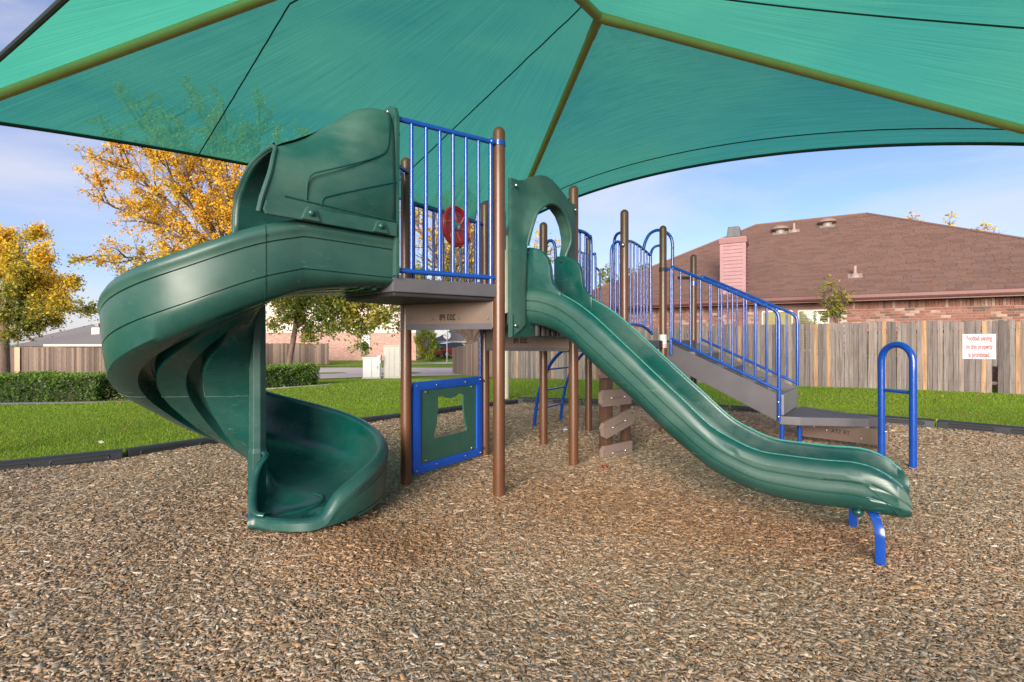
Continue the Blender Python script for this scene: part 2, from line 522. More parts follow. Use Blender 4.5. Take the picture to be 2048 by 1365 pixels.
def glass_mat():
    m, nt, b = new_mat('window_glass')
    nt.nodes.remove(b)
    g = nt.nodes.new('ShaderNodeBsdfGlossy'); g.inputs['Roughness'].default_value = 0.02
    t = nt.nodes.new('ShaderNodeBsdfTransparent'); t.inputs['Color'].default_value = (0.85, 0.9, 0.87, 1)
    f = nt.nodes.new('ShaderNodeFresnel'); f.inputs['IOR'].default_value = 1.5
    x = nt.nodes.new('ShaderNodeMixShader')
    fm = nt.nodes.new('ShaderNodeMath'); fm.operation = 'MULTIPLY'; fm.inputs[1].default_value = 0.3
    nt.links.new(f.outputs[0], fm.inputs[0])
    nt.links.new(fm.outputs[0], x.inputs[0]); nt.links.new(t.outputs[0], x.inputs[1]); nt.links.new(g.outputs[0], x.inputs[2])
    nt.links.new(x.outputs[0], nt.nodes['Material Output'].inputs['Surface'])
    return m
M_GLASS = glass_mat()
M_DARKGLASS = simple('dark_glass', (0.02, 0.024, 0.026), None, 3, 0.05, spec=0.8)
M_CONCRETE = simple('concrete', (0.40, 0.36, 0.32), (0.33, 0.30, 0.27), 3, 0.9, 0.2, 60)
M_SIDING = simple('cream_siding', (0.62, 0.52, 0.46), (0.56, 0.47, 0.42), 2, 0.7)
M_CARRED = simple('red_car_paint', (0.28, 0.008, 0.018), (0.25, 0.007, 0.016), 4, 0.25, coat=1.0)
M_TYRE = simple('tyre', (0.018, 0.018, 0.018), None, 9, 0.8)
M_LAMP = simple('lamp_glass', (0.5, 0.10, 0.12), (0.6, 0.3, 0.3), 9, 0.2)
M_CHROME = simple('alloy', (0.5, 0.5, 0.52), None, 9, 0.3, metal=1.0)
M_CABINET = simple('cabinet_paint', (0.37, 0.36, 0.31), (0.33, 0.315, 0.27), 3, 0.6)
M_CABWHITE = simple('white_cabinet', (0.46, 0.455, 0.44), (0.41, 0.405, 0.39), 3, 0.55)
M_GALV = simple('galvanised', (0.32, 0.33, 0.34), (0.26, 0.27, 0.28), 12, 0.5)
M_SIGN = simple('sign_white', (0.46, 0.45, 0.47), (0.41, 0.40, 0.42), 6, 0.45)
M_SIGNRED = simple('sign_lettering', (0.36, 0.010, 0.016), None, 6, 0.5)

def ground_mats():
    m, nt, b = new_mat('mulch_ground')
    n1 = noise(nt, 55, 6, 0.7, dist=0.6)
    c = ramp(nt, n1, [(0.30, (0.24, 0.165, 0.118)), (0.52, (0.35, 0.255, 0.19)), (0.72, (0.47, 0.36, 0.28))])
    n2 = noise(nt, 0.8, 4)
    c = mix(nt, ramp(nt, n2, [(0.4, (0, 0, 0)), (0.7, (0.5, 0.5, 0.5))]), c, (0.20, 0.12, 0.075), 'MIX')
    nt.links.new(c, b.inputs['Base Color']); b.inputs['Roughness'].default_value = 0.95
    b.inputs['Specular IOR Level'].default_value = 0.1
    bump(nt, b, n1, 0.8, 0.02)
    g, nt, b = new_mat('lawn_grass')
    n1 = noise(nt, 42, 6, 0.7); n2 = noise(nt, 0.55, 4); n3 = noise(nt, 6, 4)
    c = ramp(nt, n1, [(0.30, (0.075, 0.145, 0.010)), (0.55, (0.17, 0.28, 0.020)), (0.75, (0.26, 0.38, 0.035))])
    c = mix(nt, ramp(nt, n2, [(0.35, (0, 0, 0)), (0.7, (0.45, 0.45, 0.45))]), c, (0.17, 0.21, 0.03))
    c = mix(nt, ramp(nt, n3, [(0.62, (0, 0, 0)), (0.75, (0.35, 0.35, 0.35))]), c, (0.23, 0.22, 0.07))
    nt.links.new(c, b.inputs['Base Color']); b.inputs['Roughness'].default_value = 0.9
    b.inputs['Specular IOR Level'].default_value = 0.15
    bump(nt, b, n1, 1.0, 0.05)
    r = simple('road_concrete', (0.52, 0.44, 0.40), (0.46, 0.385, 0.355), 0.9, 0.9, 0.15, 60)
    return m, g, r
M_MULCH, M_LAWN, M_ROAD = ground_mats()
# ------------------------------------------------------------------ the ground
def tz(x, y):
    """height of the terrain: level near the playground, falling to the street, rising again behind it"""
    y = np.asarray(y, float)
    return -0.92 * sstep(12, 34, y) + 0.50 * sstep(40.5, 50, y) + 0 * np.asarray(x, float)

JOINTS = [(-4.95, 4.33), (-3.94, 5.09), (-3.20, 6.03), (-2.37, 6.90), (-1.52, 7.75), (-0.74, 8.66), (0.10, 9.42), (1.30, 9.15),
          (2.45, 8.80), (3.58, 8.22), (4.66, 7.50), (5.72, 6.74), (6.60, 5.80)]
BED = JOINTS + [(7.3, 4.4), (7.6, -3.5), (-7.2, -3.5), (-6.1, 3.4)]

def in_poly(x, y, poly):
    x = np.asarray(x); y = np.asarray(y)
    c = np.zeros(x.shape, bool)
    n = len(poly)
    for i in range(n):
        x1, y1 = poly[i]; x2, y2 = poly[(i + 1) % n]
        if y1 == y2: continue
        k = ((y1 > y) != (y2 > y)) & (x < (x2 - x1) * (y - y1) / (y2 - y1) + x1)
        c ^= k
    return c

def mz(x, y):
    """height of the wood chip bed: shallow heaps, kicked out hollows under the slide ends"""
    x = np.asarray(x, float); y = np.asarray(y, float)
    z = 0.012 * np.sin(2.1 * x + 0.7) * np.sin(1.7 * y + 0.3) + 0.008 * np.sin(4.3 * x + 2 * y) + 0.006 * np.sin(5.1 * y - 3 * x)
    z += 0.05 * np.exp(-((x + 0.9) ** 2 + (y - 2.75) ** 2) / 0.10) - 0.035 * np.exp(-((x - 2.3) ** 2 + (y - 2.2) ** 2) / 0.35) + 0.02 * np.exp(-((x - 2.9) ** 2 + (y - 1.9) ** 2) / 0.2) - 0.02 * np.exp(-((x + 0.55) ** 2 + (y - 2.55) ** 2) / 0.25) + 0.015 * np.sin(0.9 * x + 1.3) * np.sin(1.1 * y + 2)
    for px, py in ((-.864, 4.077), (-.096, 3.691), (-.267, 4.937), (.56, 4.553), (.344, 5.467), (.984, 6.429), (3.57, 4.83), (3.64, 4.55), (1.884, 2.56), (2.08, 3.06)):
        z += 0.022 * np.exp(-((x - px) ** 2 + (y - py) ** 2) / 0.018)          # chips heaped round the posts
    return z

def axis(a, b, fa, fb, fine, coarse):
    v = list(np.arange(fa, fb, fine))
    s, p = coarse, fa
    lo = []
    while p > a:
        p -= s; lo.append(p); s *= 1.22
    s, p = coarse, v[-1]
    hi = []
    while p < b:
        p += s; hi.append(p); s *= 1.22
    return np.array(sorted(lo) + v + hi)

def sheet(name, xs, ys, zf, mat, keep=None):
    X, Y = np.meshgrid(xs, ys)
    Z = zf(X, Y)
    vs = np.stack([X, Y, Z], -1).reshape(-1, 3)
    nx, ny = len(xs), len(ys)
    i, j = np.meshgrid(np.arange(nx - 1), np.arange(ny - 1))
    a = (j * nx + i).ravel()
    f = np.stack([a, a + 1, a + nx + 1, a + nx], -1)
    if keep is not None:
        c = vs[f].mean(1)
        f = f[keep(c[:, 0], c[:, 1])]
    return np_mesh(name, vs, f, mat, smooth=True)

def lawn_z(x, y):
    z = tz(x, y) + 0.012 * np.sin(1.3 * x + 0.4 * y) * np.sin(0.9 * y)
    return np.where(in_poly(x, y, BED), -0.16, z + 0.015)

lawn = sheet('lawn', axis(-150, 150, -9, 12, 0.16, 0.3), axis(-90, 190, 3.2, 12.5, 0.16, 0.3), lawn_z, M_LAWN)
tag(lawn, kind='structure')
mulch = sheet('mulch_bed', np.arange(-7.6, 7.9, 0.1), np.arange(-3.6, 9.7, 0.1), lambda x, y: mz(x, y) - 0.012, M_MULCH, lambda x, y: in_poly(x, y, BED))
tag(mulch, kind='structure')

near_e = [(-70, 17), (-12, 15.6), (-6.3, 16.3), (-4.6, 21), (-3.2, 27), (-1.2, 34), (6, 38)]
far_e = [(-70, 31.0), (-22, 31.0), (-18, 38.6), (-12, 40.2), (-6, 41.6), (-1, 42.6), (9, 44)]
def strip(name, ea, eb, n, dz, mat, kind='structure'):
    rows = []
    A = [Vector((a, b, 0)) for a, b in ea]; B = [Vector((a, b, 0)) for a, b in eb]
    A2, B2 = [], []
    for P, Q in ((A, A2), (B, B2)):
        for i in range(len(P) - 1):
            for k in range(6): Q.append(P[i].lerp(P[i + 1], k / 6))
        Q.append(P[-1])
    for k in range(n + 1):
        r = []
        for p, q in zip(A2, B2):
            c = p.lerp(q, k / n)
            r.append((c.x, c.y, float(tz(c.x, c.y)) + dz))
        rows.append(r)
    o = MB().grid(rows).build(name, mat, smooth=60)
    return tag(o, kind=kind)
strip('road', near_e, far_e, 40, 0.03, M_ROAD)
off = lambda e, d: [(x - 0.1 * d, y + d) for x, y in e]
strip('kerb', far_e, off(far_e, 0.35), 2, 0.16, M_CONCRETE)
strip('sidewalk', off(far_e, 1.3), off(far_e, 2.5), 6, 0.05, M_CONCRETE)

# ------------------------------------------------------------------ loose wood chips
def chips(n, ylo, yhi, xs, shape, rng, lmin, lmax, dz):
    y = rng.uniform(ylo, yhi, int(n))
    x = rng.uniform(-1, 1, int(n)) * (1.10 * y + 0.5)
    k = in_poly(x, y, BED)
    x, y = x[k], y[k]
    n = len(x)
    L = rng.uniform(lmin, lmax, n) * rng.choice([0.6, 0.85, 1.0, 1.35, 1.9], n, p=[.25, .3, .28, .14, .03])
    W = L * rng.uniform(0.17, 0.42, n)
    T = W * rng.uniform(0.18, 0.36, n)
    a = rng.uniform(0, 2 * np.pi, n)
    p = rng.normal(0, 0.14, n); r = rng.normal(0, 0.22, n)
    ex = np.stack([np.cos(a) * np.cos(p), np.sin(a) * np.cos(p), np.sin(p)], -1)
    ey0 = np.stack([-np.sin(a), np.cos(a), 0 * a], -1)
    ez0 = np.cross(ex, ey0)
    ey = ey0 * np.cos(r)[:, None] + ez0 * np.sin(r)[:, None]
    ez = np.cross(ex, ey)
    c = np.stack([x, y, mz(x, y) + rng.uniform(-0.004, dz, n)], -1)
    def P(u, v, w):
        return c + ex * (L * u)[:, None] + ey * (W * v)[:, None] + ez * (T * w)[:, None]
    o = np.ones(n)
    j = lambda s: rng.uniform(-s, s, n)
    if shape == 'full':
        vs = [P(-.5 * o + j(.06), -.4 + j(.15), -.5 * o), P(.42 * o + j(.08), -.5 + j(.1), -.5 * o), P(.5 * o, .35 + j(.15), -.5 * o), P(-.42 * o + j(.08), .5 + j(.1), -.5 * o),
              P(-.44 * o, -.25 + j(.2), .6 + j(.3)), P(.40 * o, j(.25), .5 + j(.4)), P(-.3 * o, .4 + j(.1), .5 + j(.2)), P(.36 * o, .36 + j(.1), .4 + j(.2))]
        fc = [(4, 5, 7, 6), (0, 1, 5, 4), (1, 2, 7, 5), (2, 3, 6, 7), (3, 0, 4, 6)]
    else:
        vs = [P(-.5 * o, -.5 * o, -.5 * o), P(.5 * o, -.4 + j(.1), -.5 * o), P(.45 * o, .5 * o, -.5 * o), P(-.45 * o, .4 + j(.1), -.5 * o),
              P(-.5 * o, j(.3), .8 * o), P(.5 * o, j(.3), .8 * o)]
        fc = [(0, 1, 5, 4), (5, 2, 3, 4)]
    nv = len(vs)
    vs = np.stack(vs, 1).reshape(-1, 3)
    base = (np.arange(n) * nv)[:, None, None]
    f = (base + np.array(fc)[None]).reshape(-1, 4)
    pal = np.array([(0.38, 0.285, 0.198), (0.43, 0.335, 0.245), (0.305, 0.213, 0.138), (0.51, 0.42, 0.325), (0.36, 0.235, 0.13), (0.25, 0.173, 0.118), (0.40, 0.355, 0.30), (0.62, 0.55, 0.46), (0.42, 0.255, 0.135)])
    pr = np.array([.22, .20, .17, .11, .09, .08, .07, .02, .04])
    col = pal[rng.choice(len(pal), n, p=pr / pr.sum())] * rng.uniform(0.95, 1.25, (n, 1)) * np.array([1.05, 0.985, 0.90])
    # fresher, redder chips where feet stir them: under the spiral exit and below the straight slide
    red = np.exp(-((x + 0.75) ** 2 + (y - 2.85) ** 2) / 0.18) + 0.7 * np.exp(-((x - 0.6) ** 2 / 0.9 + (y - 3.6) ** 2 / 0.5)) + 0.6 * np.exp(-((x - 1.6) ** 2 / 0.5 + (y - 2.9) ** 2 / 0.2))
    red = np.clip(red, 0, 0.75)[:, None]
    col = col * (1 - red) + col * np.array([0.98, 0.76, 0.58]) * red
    return vs, f, np.repeat(col, nv, 0)
sets = [chips(260000, 1.3, 3.2, None, 'full', RNG, 0.014, 0.034, 0.013),
        chips(260000, 3.2, 5.6, None, 'gable', RNG, 0.016, 0.036, 0.013),
        chips(230000, 5.6, 9.5, None, 'gable', RNG, 0.022, 0.044, 0.018)]
vv, ff, cc, b = [], [], [], 0
for v, f, c in sets:
    vv.append(v); ff.append(f + b); cc.append(c); b += len(v)
wc = np_mesh('wood_chips', np.concatenate(vv), np.concatenate(ff), M_CHIP, None, np.concatenate(cc))
tag(wc, kind='stuff')

# ------------------------------------------------------------------ grass blades of the lawn
FENCE_P, FENCE_W, FENCE_N = Vector((7.43, 12.9, 0)), Vector((0.866, -0.5, 0)), Vector((0.5, 0.866, 0))
def blades(n, ylo, yhi, h, w, rng):
    y = rng.uniform(ylo, yhi, n)
    x = rng.uniform(-1.06, 1.06, n) * y
    side = (x - FENCE_P.x) * FENCE_N.x + (y - FENCE_P.y) * FENCE_N.y
    k = (~in_poly(x, y, BED)) & (side < -0.02) & (((x > -6.3) & (y < 16)) | (y < 12.8))
    x, y = x[k], y[k]; n = len(x)
    a = rng.uniform(0, 2 * np.pi, n); hh = h * rng.uniform(0.5, 1.2, n); lean = rng.normal(0, 0.45, (n, 2)) * hh[:, None]
    z = lawn_z(x, y) - 0.01
    d = np.stack([np.cos(a), np.sin(a)], -1) * (w * rng.uniform(0.7, 1.3, n))[:, None]
    v0 = np.stack([x - d[:, 0], y - d[:, 1], z], -1); v1 = np.stack([x + d[:, 0], y + d[:, 1], z], -1)
    v2 = np.stack([x + lean[:, 0], y + lean[:, 1], z + hh], -1)
    vs = np.stack([v0, v1, v2], 1).reshape(-1, 3)
    f = np.arange(n * 3).reshape(-1, 3)
    t = rng.uniform(0, 1, n)[:, None]
    patch = (0.5 + 0.5 * np.sin(1.1 * x + 0.8 * np.sin(0.9 * y)) * np.sin(0.8 * y + 1.0))[:, None]
    col = np.array([0.17, 0.29, 0.016]) * (1 - t) + np.array([0.29, 0.43, 0.034]) * t
    col = col * (1 - 0.35 * patch) + np.array([0.27, 0.33, 0.035]) * 0.35 * patch
    dry = (rng.uniform(0, 1, n) < 0.035)[:, None]
    col = np.where(dry, np.array([0.36, 0.30, 0.13]), col)
    return vs, f, np.repeat(col, 3, 0)
gs = [blades(230000, 4.2, 9.0, 0.036, 0.0035, RNG), blades(190000, 8.5, 17.5, 0.042, 0.006, RNG)]
gv, gf, gc, b = [], [], [], 0
for v, f, c in gs:
    gv.append(v); gf.append(f + b); gc.append(c); b += len(v)
tag(np_mesh('grass_blades', np.concatenate(gv), np.concatenate(gf), M_BLADE, None, np.concatenate(gc)), kind='stuff')

# ------------------------------------------------------------------ border timbers
TIMBER_LABELS = [
    'black plastic border timber at the left edge of the mulch, ending at a gap',
    'black plastic border timber just right of the left gap, running towards the spiral slide',
    'black plastic border timber half hidden behind the lowest curl of the spiral slide',
    'black plastic border timber seen above the rim of the spiral slide exit',
    'black plastic border timber to the left of the blue framed panel',
    'black plastic border timber seen through the window of the blue framed panel',
    'black plastic border timber left of the far mulch corner, beside the cream canopy column',
    'black plastic border timber right of the far mulch corner, behind the blue arch climber',
    'black plastic border timber behind the stepped planks and the straight slide',
    'black plastic border timber seen under the stairs',
    'black plastic border timber behind the perforated step platform',
    'black plastic border timber',
]
def timber(p, q, label, dz=0.0):
    p, q = Vector((*p, 0)), Vector((*q, 0))
    d = (q - p); L = d.length; u = d.normalized(); n = Vector((-u.y, u.x, 0))
    mid = (p + q) / 2
    t = empty('border_timber', mid, math.atan2(u.y, u.x))
    tag(t, label, 'border timber', 'black border timbers round the mulch bed')
    h, w = 0.30, 0.11
    zt = 0.125 + dz
    prof = [(-w / 2, zt - h), (w / 2, zt - h), (w / 2, zt - 0.02), (w / 2 - 0.025, zt), (-w / 2 + 0.025, zt), (-w / 2, zt - 0.02)]
    mb = MB()
    rows = [[mid + u * s + n * a + Vector((0, 0, b)) for a, b in prof] for s in (-L / 2 + 0.02, -L / 2 + 0.03, L / 2 - 0.03, L / 2 - 0.02)]
    mb.grid(rows, close=True)
    m = len(prof)
    mb.f += [tuple(range(m - 1, -1, -1)), tuple(3 * m + k for k in range(m))]
    mb.build('body', M_BLACK, t, smooth=35)
    # stadium shaped hollows in the inner face, toward the chips (rim proud, floor dark)
    side = -1 if True else 1
    for c in (-L * 0.23, L * 0.23):
        s = MB(); r = MB()
        hw, hh = L * 0.155, 0.020
        poly = []
        for k in range(7):
            a = -math.pi / 2 + math.pi * k / 6
            poly.append((hw + hh * math.cos(a), hh * math.sin(a)))
        for k in range(7):
            a = math.pi / 2 + math.pi * k / 6
            poly.append((-hw + hh * math.cos(a), hh * math.sin(a)))
        O = mid + u * c + n * (side * (w / 2 + 0.001)) + Vector((0, 0, zt - 0.055))
        s.prism(poly, O, u, (0, 0, 1), 0.004).build('slot', M_SLOT, t, smooth=0)
        ring = [O + u * a + Vector((0, 0, b)) + n * (side * 0.003) for a, b in poly]
        r.tube(ring + [ring[0]], 0.005, 5, cap=False).build('slot_rim', M_BLACK, t)
    return t
for i in range(12):
    timber(JOINTS[i], JOINTS[i + 1], TIMBER_LABELS[i], -0.050 if i < 6 else -0.01)
timber(JOINTS[-1] if False else (5.74, 6.70), (6.62, 5.72), 'black plastic border timber with slotted side at the right edge, right of the lime stake') if False else None
bpy.data.objects['border_timber.011']['label'] = 'black plastic border timber with slotted sides at the right edge, beyond the lime stake'
bpy.data.objects['border_timber.010']['label'] = 'black plastic border timber behind the blue hoop rail, left of the lime stake'
bpy.data.objects['border_timber.009']['label'] = 'black plastic border timber behind the perforated step platform, between stairs and hoop rail'
bpy.data.objects['border_timber.008']['label'] = 'black plastic border timber seen on the grass side under the stairs'
st = MB(); jx, jy = JOINTS[11]
st.tube([(jx + .0, jy - .01, -0.1), (jx + .0, jy - .01, 0.115)], 0.010, 8).build('stake', M_STAKE, None)
tag(bpy.data.objects['stake'], 'lime green stake in the gap between two black border timbers', 'stake')
# ------------------------------------------------------------------ the shade canopy
CZ_E, CZ_R = 3.30, 4.47
F_, RR_, LF_, NN_ = Vector((-0.12, 10.0, CZ_E)), Vector((6.76, 5.65, CZ_E)), Vector((-5.55, 4.80, CZ_E)), Vector((1.15, 0.62, CZ_E))
E1_, E2_ = Vector((0.888, 5.10, CZ_R)), Vector((-0.135, 3.86, CZ_R))
canopy = empty('shade_canopy', (0.5, 5.2, 0))
tag(canopy, 'large green mesh shade canopy on tan steel rafters over the play structure', 'shade canopy')

def eave(p, q, d, top):
    """scalloped edge from p to q, pulled inwards along the roof slope"""
    m = (p + q) / 2
    inn = Vector((top.x - m.x, top.y - m.y, 0)); run = inn.length; inn.normalize()
    sl = (top.z - m.z) / run
    def f(t):
        a = 4 * t * (1 - t) * d
        c = p.lerp(q, t) + inn * a
        c.z += sl * a * 0.97
        return c
    return f
e_left = eave(F_, LF_, 0.36, (E1_ + E2_) / 2)
e_right = eave(F_, RR_, 1.0, E1_)
e_near = eave(RR_, NN_, 0.55, (E1_ + E2_) / 2)
e_lnear = eave(LF_, NN_, 0.10, E2_)

def fabric(name, ev, top0, top1, sag, swap, nu=40, nv=24):
    rows, uvs = [], []
    wid = (ev(1) - ev(0)).length; hei = ((top0 + top1) / 2 - ev(0.5)).length
    for j in range(nv + 1):
        v = j / nv
        r = []
        for i in range(nu + 1):
            u = i / nu
            p = ev(u).lerp(top0.lerp(top1, u), v)
            p.z += 0.055 - sag * math.sin(math.pi * u) * math.sin(math.pi * v)
            r.append(p)
            uvs.append((u * wid, v * hei) if not swap else (v * hei, u * wid))
        rows.append(r)
    mb = MB().grid(rows)
    o = mb.build(name, M_FABRIC, canopy, smooth=180, recalc=False)
    uvl = o.data.uv_layers.new(name='UVMap')
    for l in o.data.loops:
        uvl.data[l.index].uv = uvs[l.vertex_index]
    return rows
fl = fabric('fabric_panel', e_left, E1_, E2_, 0.05, False)
fr = fabric('fabric_panel', e_right, E1_, E1_, 0.05, True)
fn = fabric('fabric_panel', e_near, E1_, E2_, 0.05, False)
fb = fabric('fabric_panel', e_lnear, E2_, E2_, 0.05, False)
for ev in (e_left, e_right, e_near, e_lnear):          # hem with the cable in it
    pts = [ev(k / 40) + Vector((0, 0, 0.05)) for k in range(41)]
    MB().tube(pts, 0.022, 8).build('edge_hem', M_SEAM, canopy)
def seam(rows, fn_uv, n=24):
    nv, nu = len(rows) - 1, len(rows[0]) - 1
    pts = []
    for k in range(n + 1):
        u, v = fn_uv(k / n)
        i = min(int(u * nu), nu - 1); j = min(int(v * nv), nv - 1)
        a, b = u * nu - i, v * nv - j
        p = rows[j][i].lerp(rows[j][i + 1], a).lerp(rows[j + 1][i].lerp(rows[j + 1][i + 1], a), b)
        pts.append(p - Vector((0, 0, 0.006)))
    MB().tube(pts, 0.007, 6).build('seam', M_SEAM, canopy)
def uv_at(rows, px, py):
    """panel coordinates of the point of the panel seen at a pixel of the photo"""
    nv, nu = len(rows) - 1, len(rows[0]) - 1
    def err(p):
        return ((1024 + p.x / p.y * 1000) - px) ** 2 + ((682.5 - (p.z - CAM_Z) / p.y * 1000) - py) ** 2 if p.y > .6 else 1e12
    def ev(u, v):
        i = min(int(u * nu), nu - 1); j = min(int(v * nv), nv - 1); a, b = u * nu - i, v * nv - j
        return rows[j][i].lerp(rows[j][i + 1], a).lerp(rows[j + 1][i].lerp(rows[j + 1][i + 1], a), b)
    e, u, v = min((err(p), i / nu, j / nv) for j, r in enumerate(rows) for i, p in enumerate(r))
    st = 1 / nu
    for _ in range(5):
        e, u, v = min((err(ev(a, b)), a, b) for a in [min(1, max(0, u + st * k / 3)) for k in range(-3, 4)] for b in [min(1, max(0, v + st * k / 3)) for k in range(-3, 4)])
        st /= 3
    return u, v
def seam_uv(rows, pts):
    k = len(pts) - 1
    def f(t):
        i = min(int(t * k), k - 1); a = t * k - i
        return (pts[i][0] * (1 - a) + pts[i + 1][0] * a, pts[i][1] * (1 - a) + pts[i + 1][1] * a)
    seam(rows, f)
for (xa, ya), (xb, yb) in (((397, 311), (583, 2)), ((735, 421), (1163, 12))):
    pts = [uv_at(fl, xa + (xb - xa) * k / 8, ya + (yb - ya) * k / 8) for k in range(9)]
    pts[0] = (pts[0][0], 0.0)
    du, dv = pts[-1][0] - pts[-2][0], pts[-1][1] - pts[-2][1]
    if dv > 0:
        pts.append((min(1, max(0, pts[-1][0] + du / dv * (1 - pts[-1][1]))), 1.0))
    seam_uv(fl, pts)
vs_ = [uv_at(fr, px, py) for px, py in ((1154, 376), (1374, 315), (1574, 275), (1894, 229))]
vm = sum(v for u, v in vs_) / 4
seam_uv(fr, [(0.0, vm), (1.0, vm)])
us = uv_at(fn, 1500, 4)
seam_uv(fn, [(us[0], 0.0), (us[0], 1.0)])
for a, b in ((F_, E1_), (RR_, E1_), (LF_, E2_), (NN_, E2_)):
    MB().tube([a, a.lerp(b, .35), a.lerp(b, .7), b], 0.045, 14).build('rafter', M_STEEL_TAN, canopy)
    d = (b - a).normalized()
    MB().tube([b - d * 0.26, b - d * 0.005], 0.050, 14).build('rafter_sleeve', M_STEEL_TAN, canopy)
MB().tube([E1_, E2_], 0.048, 14).build('ridge_beam', M_STEEL_TAN, canopy)
for e in (E1_, E2_): MB().ball(e, 0.056, 14, 8).build('ridge_joint', M_STEEL_TAN, canopy)
for c in (F_, RR_, LF_, NN_):
    MB().tube([(c.x, c.y, -0.25), (c.x, c.y, c.z + 0.03)], 0.062, 16).build('column', M_CREAM, canopy)

# ------------------------------------------------------------------ the play structure
PS = empty('play_structure', (0.5, 4.6, 0))
tag(PS, 'two level playground structure with green spiral and straight slides, brown posts and blue rails', 'play structure')

PA, PB, PC = Vector((-0.864, 4.077, 0)), Vector((-0.096, 3.691, 0)), Vector((-0.267, 4.937, 0))
P1, P2, P3 = Vector((0.560, 4.553, 0)), Vector((0.344, 5.467, 0)), Vector((0.984, 6.429, 0))
P4, P5, P6 = Vector((1.218, 5.415, 0)), Vector((1.896, 6.277, 0)), Vector((2.594, 7.147, 0))
E_ = Vector((0.606, 0.795, 0))          # along the deck edges
U_ = Vector((0.797, -0.604, 0))         # out of the deck, the way the straight slide runs
for p, top, in ((PA, 2.666), (PB, 2.75), (PC, 2.54), (P1, 2.586), (P2, 2.47), (P3, 2.50), (P4, 2.594), (P5, 2.62), (P6, 2.41)):
    r = 0.0445
    prof = [(r, -0.2), (r, top - r)] + [(r * math.cos(a), top - r + r * math.sin(a)) for a in [math.pi / 2 * k / 6 for k in range(1, 6)]] + [(0.002, top)]
    MB().lathe((p.x, p.y, 0), prof, 24).build('post', M_BROWN, PS, smooth=50)
MB().lathe((P5.x, P5.y, 0), [(0.047, 1.085), (0.047, 1.25)], 20).build('post_sleeve', M_WHITE, PS, label='worn white sleeve with red stripes on one post')
MB().lathe((P5.x, P5.y, 0), [(0.0475, 1.115), (0.0475, 1.127)], 20).lathe((P5.x, P5.y, 0), [(0.0475, 1.092), (0.0475, 1.103)], 20).build('sleeve_stripe', M_REDLT, PS)
# flaking label strip on post A
MB().prism([(-0.012, 0), (0.014, 0.02), (0.010, 0.30), (0.016, 0.52), (-0.010, 0.66)], (PA.x - 0.0445, PA.y - 0.008, 0.90), (0.25, -1, 0), (0, 0, 1), 0.002).build('peeling_strip', M_WHITE, PS)

def deck(name, poly, top, th, mat=M_GREY):
    mb = MB()
    pts = [Vector((a, b, 0)) for a, b in poly]
    n = len(pts)
    vs = [p + Vector((0, 0, top - th)) for p in pts] + [p + Vector((0, 0, top)) for p in pts]
    mb.add(vs, [tuple(range(n - 1, -1, -1)), tuple(range(n, 2 * n))] + [(i, (i + 1) % n, n + (i + 1) % n, n + i) for i in range(n)])
    return mb.build(name, mat, PS, smooth=0, bevel=0.008)
L_ = Vector((-0.775, 3.238, 0))
H_ = Vector((-0.695, -0.72, 0)).normalized()          # entry direction of the spiral slide
I_ = Vector((-0.72, 0.695, 0)).normalized()           # inwards across it
LI = L_ + I_ * 0.66
deck('upper_deck', [(-0.11, 3.655), (L_.x, L_.y), (LI.x, LI.y), (-0.93, 4.14), (PA.x + .05, PA.y + .03), (PC.x, PC.y), (PB.x + 0.03, PB.y + .05)], 1.585, 0.095)
deck('deck_shade_sheet', [(-0.12, 3.675), (L_.x + .004, L_.y + .018), (LI.x + .016, LI.y), (-0.92, 4.125), (PC.x - .02, PC.y - .03)], 1.492, 0.03, M_DARK)  # near-black sheet painting the shade under the grey deck
deck('lower_deck', [(PB.x + .06, PB.y + .03), (P1.x - .01, P1.y), (P2.x, P2.y), (PC.x + .02, PC.y + .01)], 1.384, 0.09)
deck('lower_deck', [(P1.x + .02, P1.y), (P4.x, P4.y), (P5.x, P5.y), (P6.x, P6.y), (P6.x - .6, P6.y + .5), (P3.x, P3.y), (P2.x + .02, P2.y)], 1.18, 0.09)

def text_mesh(name, s, mat, parent, O, U, W, size, sx=0.7, bold=0.02, mirror=False, depth=0.002, center=True):
    c = bpy.data.curves.new('t', 'FONT')
    c.body = s; c.size = size; c.offset = bold * size; c.extrude = depth
    c.align_x = 'CENTER' if center else 'LEFT'
    c.resolution_u = 4
    to = bpy.data.objects.new('t', c); COL.objects.link(to)
    bpy.context.view_layer.update()
    me = bpy.data.meshes.new_from_object(to.evaluated_get(bpy.context.evaluated_depsgraph_get()))
    bpy.data.objects.remove(to); bpy.data.curves.remove(c)
    O, U, W = Vector(O), Vector(U).normalized(), Vector(W).normalized(); N = U.cross(W)
    for v in me.vertices:
        x = v.co.x * sx * (-1 if mirror else 1)
        v.co = O + U * x + W * v.co.y + N * v.co.z
    if mirror: me.flip_normals()
    me.name = name; me.materials.clear()
    return link_mesh(name, me, mat, parent)

